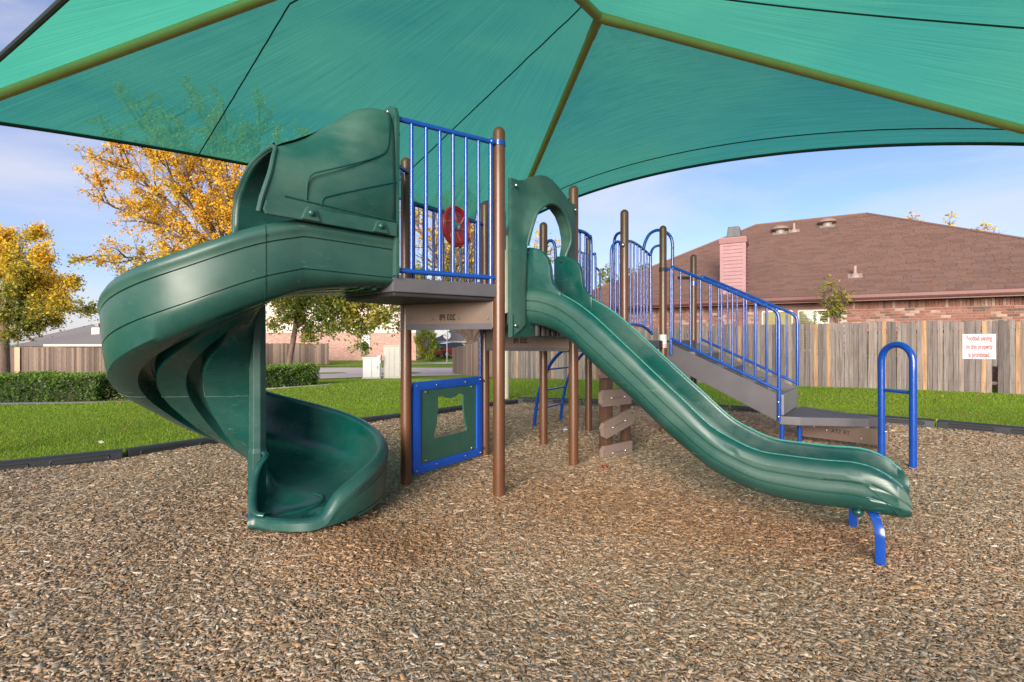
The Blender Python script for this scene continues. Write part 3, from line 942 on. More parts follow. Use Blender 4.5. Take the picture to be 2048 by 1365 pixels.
def riser(p, q, zb, zt, text, tx, bolts, lip=0.045):
    """steel panel hung between two posts, its letters cut through and read from behind"""
    u = (q - p).normalized(); L = (q - p).length
    n = u.cross(Vector((0, 0, 1)))                      # toward the viewer for left-to-right p, q
    if n.y > 0: n = -n
    mid = (p + q) / 2
    b = MB().prism([(-L / 2 + 0.03, 0), (L / 2 - 0.03, 0), (L / 2 - 0.03, zt - zb), (-L / 2 + 0.03, zt - zb)], mid + n * 0.03 + Vector((0, 0, zb)), u, (0, 0, 1), 0.018)
    o = b.build('riser_panel', M_TAN, PS, smooth=0, bevel=0.003)
    MB().box(mid + n * 0.034 + Vector((0, 0, zb + lip / 2 - 0.012)), (L - 0.07, 0.02, lip), math.atan2(u.y, u.x)).build('folded_lip', M_GREY, o, bevel=0.003, smooth=0)
    text_mesh('stencil_lettering', text, M_STENCIL, o, p + u * (L * tx) + n * 0.0402 + Vector((0, 0, zb + 0.062)), u, (0, 0, 1), 0.066, 0.80, 0.028, True, 0.0006)
    for t in bolts:
        MB().ball(p + u * (L * t) + n * 0.040 + Vector((0, 0, zb + 0.072)), 0.009, 8, 6).build('bolt', M_ZINC, o)
riser(PA, PB, 1.268, 1.488, '203 P8', 0.50, (0.08, 0.34, 0.63, 0.92))
riser(PC, P1, 1.087, 1.290, '203 P8', 0.44, (0.20, 0.62, 0.93), 0.03)
# beam under the deck behind the first panel
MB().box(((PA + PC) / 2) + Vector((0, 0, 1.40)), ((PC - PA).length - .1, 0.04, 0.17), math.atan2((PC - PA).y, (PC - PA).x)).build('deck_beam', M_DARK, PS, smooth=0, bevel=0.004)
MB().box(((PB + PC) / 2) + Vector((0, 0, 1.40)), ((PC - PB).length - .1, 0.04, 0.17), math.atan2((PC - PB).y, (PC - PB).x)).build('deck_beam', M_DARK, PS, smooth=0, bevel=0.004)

def railing(p, q, zt0, zt1, zb0, zb1, ts, foot=None, r=0.0125, rt=0.018, name='guard_rail', caps=True, mat=None):
    """a barrier of upright bars between a top and a bottom rail; each bar its own part"""
    mat = mat or M_BLUE
    root = empty(name, (0, 0, 0), 0, PS)
    MB().tube([p + Vector((0, 0, zt0)), q + Vector((0, 0, zt1))], rt, 12).build('top_rail', mat, root)
    MB().tube([p.lerp(q, .01) + Vector((0, 0, zb0)), q.lerp(p, .01) + Vector((0, 0, zb1))], rt, 12).build('bottom_rail', mat, root)
    for i, t in enumerate(ts):
        c = p.lerp(q, t)
        end = i in (0, len(ts) - 1)
        zb = (zb0 + (zb1 - zb0) * t) if not (foot is not None and end) else foot
        MB().tube([c + Vector((0, 0, zb)), c + Vector((0, 0, zt0 + (zt1 - zt0) * t))], rt * 0.95 if end else r, 10).build('baluster', mat, root)
    return root

# front guard rail of the upper deck
gL, gB = L_ + Vector((0.0, 0.012, 0)), PB + Vector((-0.02, -0.02, 0))
ts = [0.03] + [(k * 0.136 + 0.115) for k in range(6)] + [0.93]
gr = railing(gL, gB, 2.622, 2.622, 1.632, 1.632, [0.035, 0.165, 0.296, 0.425, 0.553, 0.682, 0.81, 0.94], foot=1.585)
MB().ball(gB + Vector((-0.03, -0.03, 2.622)), 0.026, 12, 8).build('rail_clamp', M_BLUE, gr)
MB().tube([PB + Vector((-0.0, -0.0, 2.605)), PB + Vector((0, 0, 2.64))], 0.049, 20).build('clamp_band', M_BLUE, gr)
MB().tube([PA + Vector((0.0, -0.0, 2.52)), PA + Vector((0, 0, 2.55))], 0.049, 20).build('clamp_band', M_BLUE, gr)
MB().tube([PA + Vector((0.02, -0.03, 2.535)), PA + Vector((-0.03, -0.2, 2.535)), gL + Vector((0.02, 0.05, 2.535))], 0.018, 10).build('clamp_arm', M_BLUE, gr)

# back guard rail of the upper deck with the steering wheel
aA, aC = PA + (PC - PA) * 0.05, PA + (PC - PA) * 0.95
br = railing(aA, aC, 2.305, 2.315, 1.66, 1.66, [0.03, 0.16, 0.285, 0.41, 0.535, 0.66, 0.785, 0.90], foot=1.585)
wc_ = Vector((-0.521, 4.57, 2.215))
wu = (PC - PA).normalized(); wn_ = wu.cross(Vector((0, 0, 1)))
if wn_.y > 0: wn_ = -wn_
wheel = empty('steering_wheel', (0, 0, 0), 0, PS)
wheel['label'] = 'round red toy steering wheel on the rear railing'
WM = Matrix((wu, Vector((0, 0, 1)), wn_)).transposed()
def disc(rads, mat, name, off=0.0, seg=40):
    mb = MB()
    rows = [[wc_ + WM @ Vector((r * math.cos(2 * math.pi * k / seg), r * math.sin(2 * math.pi * k / seg), z + off)) for k in range(seg)] for r, z in rads]
    mb.grid(rows, close=True)
    n = len(rads)
    mb.f += [tuple(range(seg)), tuple((n - 1) * seg + k for k in range(seg))]
    return mb.build(name, mat, wheel, smooth=30)
disc([(0.185, 0.0), (0.188, 0.02), (0.180, 0.032), (0.170, 0.030), (0.164, 0.020), (0.158, 0.030), (0.150, 0.030), (0.144, 0.016), (0.03, 0.016)], M_RED, 'wheel_disc')
disc([(0.040, 0.014), (0.040, 0.030), (0.026, 0.036), (0.002, 0.038)], M_ZINC, 'hub', 0, 20)
sp = MB()
for a in (0.5, 1.6, 2.7, 3.8, 4.9, 6.0):
    pts = [wc_ + WM @ Vector((r * math.cos(a + (r - .05) * 3), r * math.sin(a + (r - .05) * 3), 0.017)) for r in (0.05, 0.08, 0.11, 0.142)]
    sp.tube(pts, 0.009, 6)
sp.build('spoke_ridge', M_REDLT, wheel)

def pipe(name, pts, r=0.016, parent=None, n=6, mat=None, sm=True):
    return MB().tube(smooth_curve(pts, n) if sm else pts, r, 10).build(name, mat or M_BLUE, parent or PS)

# looped hand rails beyond, seen through the structure
hl = empty('handhold_loop', (0, 0, 0), 0, PS)
pipe('loop', [at(952, 470, 5.0) , at(953, 440, 5.0), at(958, 415, 5.0), at(972, 405, 5.05), at(988, 405, 5.3), at(1004, 412, 5.4), at(1009, 440, 5.4), at(1009, 500, 5.4)], 0.016, hl)
pipe('upright', [at(951, 470, 5.0), at(951, 577, 5.0)], 0.016, hl, sm=False)
pipe('upright', [at(962, 452, 5.0), at(962, 577, 5.0)], 0.012, hl, sm=False)
hl2 = empty('handhold_loop', (0, 0, 0), 0, PS)
pipe('loop', [at(1092, 500, 5.55), at(1094, 486, 5.55), at(1102, 482, 5.55), at(1109, 490, 5.55), at(1111, 520, 5.55), at(1111, 640, 5.55)], 0.018, hl2)
pipe('upright', [at(1051, 430, 5.35), at(1051, 640, 5.35)], 0.015, hl2, sm=False)
# rear barrier seen right of the arch panel
rb = empty('guard_rail', (0, 0, 0), 0, PS)
pipe('top_rail', [at(1150, 461, 5.6), at(1158, 462, 5.6), at(1170, 466, 5.7), at(1178, 474, 5.75), at(1182, 490, 5.8), at(1182, 640, 5.8)], 0.020, rb)
pipe('cross_rail', [at(1150, 501, 5.9), at(1178, 511, 6.1)], 0.013, rb, sm=False)
for px, Y, y0 in ((1160, 5.65, 464), (1171, 5.75, 470), (1166, 5.9, 506), (1176, 6.0, 508)):
    pipe('baluster', [at(px, y0, Y), at(px, 640, Y)], 0.0135, rb, sm=False)
pipe('top_rail', [at(1184, 508, 6.4), at(1188, 510, 6.4), at(1191, 520, 6.4), at(1191, 660, 6.4)], 0.014, rb)
pipe('top_rail', [at(1192, 536, 6.9), at(1197, 541, 6.9), at(1200, 555, 6.9), at(1200, 660, 6.9)], 0.014, rb)
# barrier at post 4
ab = empty('arched_barrier', (0, 0, 0), 0, PS)
pipe('arch_rail', [at(1246, 489, 5.42), at(1236, 484, 5.45), at(1228, 488, 5.5), at(1223, 500, 5.5), at(1222, 530, 5.5), at(1221, 640, 5.5)], 0.016, ab)
for px in (1231, 1239):
    pipe('baluster', [at(px, 488, 5.5), at(px, 650, 5.5)], 0.011, ab, sm=False)
pipe('arch_rail', [at(1254, 483, 5.46), at(1264, 484, 5.55), at(1278, 492, 5.7), at(1290, 502, 5.85), at(1301, 512, 5.95)], 0.016, ab)
pipe('end_leg', [at(1301, 508, 5.95), at(1302, 668, 5.95)], 0.017, ab, sm=False)
for px, y0, Y in ((1261, 484, 5.52), (1268, 486, 5.59), (1275, 490, 5.66), (1282, 494, 5.74), (1288, 500, 5.81), (1294, 506, 5.88)):
    pipe('baluster', [at(px, y0, Y), at(px, 652, Y)], 0.0105, ab, sm=False)
pipe('curved_rail', [at(1252, 650, 5.46), at(1268, 649, 5.6), at(1284, 652, 5.75), at(1296, 660, 5.88), at(1304, 668, 5.98)], 0.018, ab)
lp = empty('handhold_loop', (0, 0, 0), 0, PS)
pipe('loop', [at(1287, 500, 6.5), at(1290, 486, 6.5), at(1299, 469, 6.5), at(1314, 461, 6.5), at(1330, 464, 6.5), at(1341, 474, 6.5), at(1345, 490, 6.5), at(1345, 520, 6.5), at(1345, 690, 6.5)], 0.020, lp)
pipe('loop', [at(1301, 512, 6.0), at(1304, 501, 6.05), at(1310, 494, 6.15), at(1320, 491, 6.27)], 0.016, lp)
lp2 = empty('handhold_loop', (0, 0, 0), 0, PS)
pipe('loop', [at(1228, 500, 6.2), at(1229, 480, 6.2), at(1234, 469, 6.15), at(1244, 465, 6.1)], 0.018, lp2)
pipe('upright', [at(1228, 498, 6.2), at(1228, 660, 6.2)], 0.016, lp2, sm=False)
MB().ball(at(1246, 490, 5.36), 0.022, 10, 6).build('rail_clamp', M_ZINC, lp2)

# ------------------------------------------------------------------ blue framed panel under the upper deck
fp = empty('window_panel', (0, 0, 0), 0, PS)
fp['label'] = 'green board with bell shaped window in a bright blue frame'
pu = (PC - PA).normalized(); pn = pu.cross(Vector((0, 0, 1)))
if pn.y > 0: pn = -pn
p0 = PA + pu * 0.062; PWd = (PC - PA).length - 0.128
ZB, ZT = 0.062, 0.828
def onp(a, b, off=0.0):
    return p0 + pu * a + Vector((0, 0, ZB + b)) + pn * off
fw, fh = 0.086, 0.072
PH = ZT - ZB
def ring_prism(outer, inner, th, off):
    """plate with a hole: outer and inner rings with equal corner counts"""
    n = len(outer)
    mb = MB()
    A = [onp(a, b, off + th / 2) for a, b in outer]; B = [onp(a, b, off + th / 2) for a, b in inner]
    C = [onp(a, b, off - th / 2) for a, b in outer]; D = [onp(a, b, off - th / 2) for a, b in inner]
    mb.v = [tuple(q) for q in A + B + C + D]
    for i in range(n):
        j = (i + 1) % n
        mb.f += [(i, j, n + j, n + i), (2 * n + i, 3 * n + i, 3 * n + j, 2 * n + j), (i, 2 * n + i, 2 * n + j, j), (n + i, n + j, 3 * n + j, 3 * n + i)]
    return mb
def rrect(x0, y0, x1, y1, r, k=5):
    pts = []
    for cx, cy, a0 in ((x1 - r, y1 - r, 0), (x0 + r, y1 - r, 90), (x0 + r, y0 + r, 180), (x1 - r, y0 + r, 270)):
        for i in range(k + 1):
            a = R(a0 + 90 * i / k); pts.append((cx + r * math.cos(a), cy + r * math.sin(a)))
    return pts
ring_prism(rrect(0, 0, PWd, PH, 0.05), rrect(fw, fh, PWd - fw, PH - fh, 0.02), 0.045, 0.0).build('frame', M_BLUE_PANEL, fp, smooth=30, bevel=0.006)
# board with a bell shaped opening; both outlines resampled to the same count
cx = PWd * 0.52
bell = [(cx - .19, PH * .36), (cx - .20, PH * .40), (cx - .165, PH * .52), (cx - .152, PH * .70), (cx - .152, PH * .785), (cx - .135, PH * .80), (cx - .095, PH * .797), (cx - .055, PH * .772), (cx, PH * .758), (cx + .055, PH * .772), (cx + .095, PH * .797), (cx + .135, PH * .80), (cx + .152, PH * .785), (cx + .152, PH * .70), (cx + .165, PH * .52), (cx + .20, PH * .40), (cx + .19, PH * .36), (cx, PH * .355)]
bx0, by0, bx1, by1 = fw - .012, fh - .012, PWd - fw + .012, PH - fh + .012
bell = [(cx + (a - cx) * 1.12, PH * .58 + (b - PH * .58) * 1.06) for a, b in bell]
outer = []
for a, b in bell:
    dx, dy = a - cx, b - PH * .58
    s = min([((bx1 - cx) / dx if dx > 1e-6 else (bx0 - cx) / dx if dx < -1e-6 else 9), ((by1 - PH * .58) / dy if dy > 1e-6 else (by0 - PH * .58) / dy if dy < -1e-6 else 9)])
    outer.append((cx + dx * s, PH * .58 + dy * s))
k = len(bell)
def corner_fix(o):
    for c in ((bx0, by0), (bx1, by0), (bx0, by1), (bx1, by1)):
        i = min(range(k), key=lambda q: (o[q][0] - c[0]) ** 2 + (o[q][1] - c[1]) ** 2)
        o[i] = c
corner_fix(outer)
ring_prism(outer, bell, 0.018, 0.0).build('board', M_HDPE, fp, smooth=0)
for a, b in ((.035, .03), (PWd * .3, .04), (PWd * .72, .04), (PWd - .035, .03), (.035, PH - .03), (PWd * .3, PH - .04), (PWd * .72, PH - .04), (PWd - .035, PH - .03)):
    MB().ball(onp(a, b, 0.024), 0.009, 8, 6).build('bolt', M_ZINC, fp)
for a, b in ((fw + .07, fh + .02), (PWd - fw - .07, fh + .02), (fw + .07, PH - fh - .02), (PWd - fw - .07, PH - fh - .02)):
    MB().ball(onp(a, b, 0.012), 0.012, 8, 6).build('bolt', M_ZINC, fp)
for q, b in ((-.02, PH - .05), (-.02, .06), (PWd + .02, PH - .05), (PWd + .02, .06)):
    MB().box(onp(q, b, 0.0), (0.045, 0.03, 0.035), math.atan2(pu.y, pu.x)).ball(onp(q, b, 0.02), 0.013, 8, 6).build('bracket', M_DARK, fp, bevel=0.004)
MB().tube([onp(PWd - .01, PH - .03), onp(PWd - .01, 1.49 - ZB)], 0.014, 10).build('pole', M_BLUE, PS)

# ------------------------------------------------------------------ arch climber at the back
ac = empty('arch_climber', (0, 0, 0), 0, PS)
ac['label'] = 'curved blue ladder of two bent pipes with rungs'
f1, f2 = gp(1068, 855), gp(1121, 839)
t1 = V(0.90, 6.22, 1.15); t2 = t1 + (f2 - f1)
def arc(f, t):
    d = t - f
    return [f + Vector((0, 0, -0.15)), f, f + Vector((d.x * .06, d.y * .06, 0.32)), f + Vector((d.x * .16, d.y * .16, 0.60)), f + Vector((d.x * .38, d.y * .38, 0.90)), f + Vector((d.x * .68, d.y * .68, 1.09)), f + d]
c1, c2 = smooth_curve(arc(f1, t1), 8), smooth_curve(arc(f2, t2), 8)
for c in (c1, c2):
    MB().tube(c, 0.023, 10).build('side_pipe', M_BLUE, ac)
for k in (14, 21, 29, 37):
    MB().tube([c1[k], c2[k]], 0.014, 10).build('rung', M_BLUE, ac)

# ------------------------------------------------------------------ plank climber
pk = empty('plank_climber', (0, 0, 0), 0, PS)
pk['label'] = 'stepped climber of pale brown planks on two square posts'
pb = gp(1212, 922); pdir = V(0.80, 0.60, 0)
lp_, rp_ = pb + V(.03, .16, 0), pb + V(.03, .16, 0) + pdir * 0.30
MB().box(lp_ + V(0, 0, .55), (0.10, 0.10, 1.3), R(37)).build('climber_post', M_BROWN_DIRTY, pk, bevel=0.008)
MB().box(rp_ + V(0, 0, .55), (0.075, 0.075, 1.3), R(37)).build('climber_post', M_BROWN_DIRTY, pk, bevel=0.008)
# plank outlines in the photo, at the plane of the planks
def plank(q, tilt=0.0, w=0.45, h=0.165):
    nrm = pdir.cross(V(0, 0, 1)); nrm = nrm if nrm.y < 0 else -nrm
    c = math.cos(tilt); s = math.sin(tilt)
    uu = pdir * c + V(0, 0, s); ww = pdir * (-s) + V(0, 0, c)
    poly = [(-w / 2 + .035, -h / 2), (w / 2, -h / 2), (w / 2, h / 2), (-w / 2 + .035, h / 2), (-w / 2, h * .28), (-w / 2, -h * .28)]
    o = MB().prism(poly, q + nrm * 0.0, uu, ww, 0.045).build('plank', M_PLANK, pk, smooth=0, bevel=0.007)
    for t in (-.08, .11):
        MB().ball(q + uu * t + nrm * 0.026, 0.010, 8, 6).build('bolt', M_ZINC, o)
    MB().prism([(-.065, -.008), (.065, -.008), (.065, .008), (-.065, .008)], q + nrm * 0.024 + uu * 0.015, uu, ww, 0.003).build('worn_marking', M_TAN, o)
    return o
mid_ = (lp_ + rp_) / 2 + V(-.02, -.11, -.025)
plank(mid_ + V(.0, 0, .085), 0.02)
plank(mid_ + V(.0, 0, .36), 0.27)
plank(mid_ + V(-.01, 0, .63), 0.0)
plank(mid_ + V(-.03, 0, .91), 0.0)
MB().prism([(-.02, -.025), (.02, -.025), (0, .03)], mid_ + V(-.14, -.05, .90), pdir, (0, 0, 1), 0.003).build('arrow_mark', simple('tan_mark', (.55, .33, .16)), pk)

# ------------------------------------------------------------------ stairs
stp = empty('stairs', (0, 0, 0), 0, PS)
stp['label'] = 'grey steel stairs with blue railings on both sides'
sA, sB = P5 + U_ * 0.03 + E_ * 0.03, P6 + U_ * 0.03 - E_ * 0.02
sl = 1.27
def side(p, name):
    """stringer plate: corners along the run"""
    poly = [(0.0, 0.90), (0.06, 0.86), (sl, 0.275), (sl + .005, 0.575), (0.06, 1.135), (0.0, 1.16)]
    MB().prism(poly, p, U_, (0, 0, 1), 0.02).build(name, M_GREY, stp, smooth=0, bevel=0.003)
side(sA, 'stringer'); side(sB, 'stringer')
wd = (sB - sA).length
for k in range(4):
    x0 = 0.02 + k * sl / 4.15; z = 1.02 - k * 0.168
    c = (sA + sB) / 2 + U_ * (x0 + 0.16)
    MB().box(c + V(0, 0, z), (0.31, wd - .02, 0.03), math.atan2(U_.y, U_.x)).build('tread', M_GREYLT, stp, smooth=0, bevel=0.004)
    MB().box((sA + sB) / 2 + U_ * (x0 + .005) + V(0, 0, z + .085), (0.02, wd - .02, 0.15), math.atan2(U_.y, U_.x)).build('riser', M_GREY, stp, smooth=0)
MB().box((sA + sB) / 2 + U_ * (sl + 0.014) + V(0, 0, 0.465), (0.024, wd + .0, 0.225), math.atan2(U_.y, U_.x)).build('end_riser', M_GREYLT, stp, smooth=0, bevel=0.004)
def stair_rail(p, feet, near):
    r = empty('stair_rail', (0, 0, 0), 0, stp)
    o = E_ * (-0.028 if near else 0.028)
    def q(s, z): return p + o + U_ * s + V(0, 0, z)
    L = sl + 0.0
    top = [q(0.0, 2.065), q(0.10, 2.07), q(0.17, 2.05), q(L - .16, 1.575), q(L - .05, 1.51), q(L - .01, 1.46), q(L, 1.38), q(L, feet)]
    pts = [top[0], top[1]] + smooth_curve(top[1:7], 5)[1:] + [top[7]]
    MB().tube(pts, 0.0185, 12).build('hand_rail', M_BLUE, r)
    MB().tube([q(0.07, 1.20), q(L, 0.63)], 0.017, 12).build('lower_rail', M_BLUE, r)
    MB().tube([q(0.07, 2.07), q(0.07, 1.0 if near else 1.17)], 0.017, 12).build('upper_leg', M_BLUE, r)
    n = 9
    for k in range(n):
        s = 0.07 + (L - 0.07) * (k + 1) / (n + 1)
        zb = 1.20 + (0.63 - 1.20) * (s - .07) / (L - .07)
        zt = float(np.interp(s, [0.0, 0.12, 0.17, L - .16, L - .05], [2.065, 2.07, 2.05, 1.575, 1.51]))
        MB().tube([q(s, zb), q(s, zt)], 0.0115, 10).build('baluster', M_BLUE, r)
    if near:
        for z in (0.50, 0.34):
            MB().ball(q(L, z) - E_ * 0.018, 0.012, 8, 6).build('bolt', M_ZINC, r)
stair_rail(sA, 0.285, True); stair_rail(sB, 0.60, False)
MB().tube([P6 + V(0, 0, 1.96), P6 + V(0, 0, 2.02)], 0.05, 16).build('clamp_band', M_BLUE, stp)
MB().tube([P5 + V(0, 0, 2.04), P5 + V(0, 0, 2.09)], 0.05, 16).build('clamp_band', M_DARK, stp)
MB().box(P6 + V(-.13, -.02, 2.07), (0.2, 0.05, 0.04), R(10)).build('dark_bracket', M_DARK, stp, bevel=0.005)
MB().box(at(1314, 690, 6.2), (0.12, 0.1, 0.10), R(52)).build('deck_end', M_DARK, PS, bevel=0.005)

# ------------------------------------------------------------------ transfer platform at the foot of the stairs
tp = empty('transfer_platform', (0, 0, 0), 0, PS)
tp['label'] = 'low grey perforated step platform with stencilled riser'
poly = [V(2.935, 5.485, 0), V(3.115, 5.40, 0), V(3.785, 5.30, 0), V(3.97, 5.40, 0), V(3.66, 6.33, 0)]
mb = MB(); n = len(poly); zt, th = 0.345, 0.09
mb.add([p + V(0, 0, zt - th) for p in poly] + [p + V(0, 0, zt) for p in poly], [tuple(range(n - 1, -1, -1)), tuple(range(n, 2 * n))] + [(i, (i + 1) % n, n + (i + 1) % n, n + i) for i in range(n)])
mb.build('platform_deck', M_GREY, tp, smooth=0, bevel=0.007)
hol = MB()
for i in range(14):
    for j in range(12):
        c = poly[0] + U_ * 0 + V(0.75, -0.10, 0).normalized() * (0.06 + i * 0.068 + 0.034 * (j % 2)) + V(0.62, 0.78, 0) * (0.05 + j * 0.075)
        if in_poly(np.array(c.x), np.array(c.y), [(p.x + (V(3.48, 5.6, 0) - p).x * .09, p.y + (V(3.48, 5.6, 0) - p).y * .09) for p in poly]):
            hol.prism([(-.017, -.008), (.017, -.008), (.017, .008), (-.017, .008)], c + V(0, 0, zt + 0.0006), V(1, -.1, 0), V(.1, 1, 0), 0.001)
ho = hol.build('perforations', M_SLOT, tp, smooth=0); ho['kind'] = 'stuff'
ra, rb_ = V(3.39, 5.83, 0), V(3.83, 5.19, 0)
ru = (rb_ - ra).normalized(); rn = ru.cross(V(0, 0, 1)); rn = rn if rn.y < 0 else -rn
rp = MB().prism([(0, .06), ((rb_ - ra).length, .085), ((rb_ - ra).length, .25), (0, .25)], ra, ru, (0, 0, 1), 0.02).build('riser_panel', M_TAN, tp, smooth=0, bevel=0.003)
text_mesh('stencil_lettering', 'TR STA', M_STENCIL, rp, ra + ru * 0.40 + rn * 0.0115 + V(0, 0, 0.15), ru, (0, 0, 1), 0.062, 0.95, 0.0, True, 0.0006)
for t, z in ((.13, .19), (.26, .17), (.60, .13)):
    MB().ball(ra + ru * t + rn * 0.012 + V(0, 0, z), 0.008, 8, 6).build('bolt', M_ZINC, rp)
MB().box(V(3.98, 5.42, 0.165), (0.16, 0.42, 0.15), R(-38)).build('lower_step', M_TAN, tp, smooth=0, bevel=0.006)
for px, Y in ((1564, 5.5), (1599, 5.62)):
    c = at(px, 700, Y)
    MB().tube([(c.x, c.y, -.1), (c.x, c.y, .27)], 0.023, 12).build('leg', M_BLUE, tp)
MB().tube([(4.0, 5.42, -.1), (4.0, 5.42, .22)], 0.023, 12).build('leg', M_BLUE, tp)
hp = empty('hoop_rail', (0, 0, 0), 0, tp)
hp['label'] = 'tall blue hoop handrail with one rung'
ha, hb = gp(1763, 925), gp(1826, 941)
hm = (ha + hb) / 2; hw_ = (hb - ha).length / 2; hu = (hb - ha).normalized()
pts = [ha + V(0, 0, -.1)] + [ha + V(0, 0, z) for z in (.3, .6, .88)]
for k in range(0, 13):
    a = math.pi - math.pi * k / 12
    pts.append(hm + hu * (hw_ * math.cos(a)) + V(0, 0, 0.985 + hw_ * math.sin(a)))
pts += [hb + V(0, 0, z) for z in (.88, .6, .3, -.1)]
MB().tube(pts, 0.030, 14).build('hoop', M_BLUE, hp)
MB().tube([ha + V(0, 0, .70), hb + V(0, 0, .70)], 0.016, 12).build('rung', M_BLUE, hp)
MB().ball(ha + V(.02, -.028, .30), 0.012, 8, 6).build('bolt', M_ZINC, hp)
# ------------------------------------------------------------------ spiral slide
SS = empty('spiral_slide', (0, 0, 0), 0, PS)
SS['label'] = 'dark green spiral slide with hooded entrance winding round a central pole'
SCN = Vector((-1.678, 3.297, 0))
f_zr = pchip([(-66, .155), (-53, .138), (-40, .138), (-34, .150), (-25, .27), (-13, .345), (0, .40), (50, .55), (105, .735), (150, .99), (219, 1.42), (270, 1.64), (300, 1.80), (316, 1.86)])
f_zf = pchip([(-66, .105), (-30, .115), (0, .15), (50, .19), (105, .31), (120, .36), (150, .56), (180, .79), (219, 1.03), (270, 1.29), (300, 1.45), (316, 1.52)])
f_R = pchip([(-66, .385), (-60, .43), (-53, .50), (-38, .655), (-22, .735), (0, .80), (14, .815), (60, .82), (120, .80), (219, .79), (250, .775), (290, .725), (316, .69)])
def sp_prof(R, zr, zf, th, pole=True, hw=1.0):
    """closed section in (r, z): inside from the pole to the rim, then down the outside and back underneath"""
    d = zr - zf
    zi = zf + min(.30, max(.10, d)) * (1 if pole else .9)
    g = 0.010                                   # depth of the moulded lines
    slot = float(sstep(140, 165, th) * (1 - sstep(235, 285, th)))
    zb = zf - 0.055
    low = float(1 - sstep(-38, -26, th))        # flattened lip at the exit
    rim = 0.032
    q = [(.050, zi), (.062, zf + .15), (.10, zf + .07), (.17, zf + .025), (.30, zf + .004), (R * .55, zf), (R - .24 + .06 * low, zf + .012 * (1 - low)), (R - .15 + .03 * low, zf + .045 * (1 - low)),
         (R - .09, zf + max(.02, .30 * d)), (R - .070, zf + .62 * d), (R - .062, zr - .035), (R - .055, zr - .012), (R - .040, zr), (R - .020, zr + .001),
         (R + .004, zr - .010), (R + .020, zr - .038), (R + .024, zr - .060)]
    a, b = zr - .105, zr - .285
    hA, hB = max(zb + .06, a), max(zb + .035, b)
    o = lambda z: R + .018 - .016 * min(1, max(0, (zr - .06 - z) / .26))      # the wall draws in towards its foot
    e = .005
    if d > .2:
        for hh in (hA, hB):
            q += [(o(hh + .035), hh + .035), (o(hh + e), hh + e), (o(hh) - g, hh + .0015), (o(hh) - g, hh - .0015), (o(hh - e), hh - e), (o(hh - .02), hh - .02)]
    else:
        for hh in (hA, hB):
            q += [(o(hh), hh + .006 - k * .002) for k in range(6)]
    q += [(R - .02, zb + .010), (R - .07, zb - .012), (R * .84, zb - .016)]
    s = .075 * slot
    q += [(R * .80, zb - .016), (R * .785, zb + s), (R * .70, zb + s), (R * .685, zb - .020), (R * .50, zb - .022), (R * .485, zb + s * .9), (R * .40, zb + s * .9), (R * .385, zb - .024), (.15, zb - .03), (.052, zb - .03)]
    return q
rows = []
NS = 8
for k in range(NS):                              # straight entry
    s = .59 * k / NS
    O = L_ + I_ * .69 + H_ * s
    zz = 1.585 - .065 * (s / .59) ** 2
    pr = sp_prof(.69, 1.862, zz, 316, False)
    rows.append([O + (-I_) * r + V(0, 0, z) for r, z in pr])
th = 316.0
while th > -66.5:
    a = R(th)
    pr = sp_prof(f_R(th), f_zr(th), f_zf(th), th)
    rad = V(math.cos(a), math.sin(a), 0)
    rows.append([SCN + rad * r + V(0, 0, z) for r, z in pr])
    th -= 4.0 if th > -4 else 2.0
# rounded radial lip at the end
last = rows[-1]
a = R(-66); tg = V(math.sin(a), -math.cos(a), 0)
cen = sum(last, Vector()) / len(last)
for f, zsq in ((.018, .9), (.032, .55)):
    m = []
    for p in last:
        q = p + tg * f
        q.z = cen.z * 0 + p.z - (p.z - (f_zf(-66) - .03)) * (1 - zsq) * .6
        m.append(q)
    rows.append(m)
mb = MB().grid(rows, close=True)
m = len(rows[0]); n = len(rows)
mb.f += [tuple(range(m - 1, -1, -1)), tuple((n - 1) * m + k for k in range(m))]
ch = mb.build('chute', M_GREEN, SS, smooth=52)
def set_wear(o, m, val):
    a = o.data.color_attributes.new('wear', 'FLOAT_COLOR', 'POINT')
    n = len(o.data.vertices)
    c = np.array([(val(i % m, i // m),) * 3 + (1.0,) for i in range(n)], dtype=np.float32)
    a.data.foreach_set('color', c.ravel())
set_wear(ch, len(rows[0]), lambda k, r: (.52 if 15 <= k <= 22 else .34 if 23 <= k <= 28 else .12) * (1 if r < 48 else .6) if 14 <= k <= 31 else 0.0)
# raised moulded rib in the exit floor, inner scroll at the foot of the pole
rib = MB()
pts = [SCN + V(r * math.cos(R(t)), r * math.sin(R(t)), f_zf(t) + .004) for t, r in ((4, .36), (-4, .44), (-15, .47), (-28, .44), (-42, .40), (-54, .39))]
rib.tube(smooth_curve(pts, 6), .013, 8, rad=[.004 + .012 * math.sin(math.pi * (k + 1) / 33) for k in range(31)])
rib.build('floor_rib', M_GREEN, SS)
def ex(th_, r, z):
    a = R(th_)
    return SCN + V(r * math.cos(a), r * math.sin(a), z)
lipc = smooth_curve([ex(-38, .085, .445), ex(-42, .135, .43), ex(-58, .155, .385), ex(-67, .185, .315), ex(-68, .25, .235), ex(-67, .33, .175), ex(-64, .395, .152), ex(-58, .43, .145)], 6)
MB().tube(lipc, .02, 10, rad=[.016 + .008 * math.sin(math.pi * k / (len(lipc) - 1)) for k in range(len(lipc))]).build('exit_lip', M_GREEN, SS, smooth=60)
scroll = MB()
scroll.grid([[p + V(0, 0, -.004), p + (SCN + V(0, 0, p.z) - p) * .0 + V(0, 0, -.5 * (p.z - .12)), Vector((p.x, p.y, .10))] for p in lipc[:30]])
scroll.build('inner_scroll', M_GREEN, SS, smooth=60)
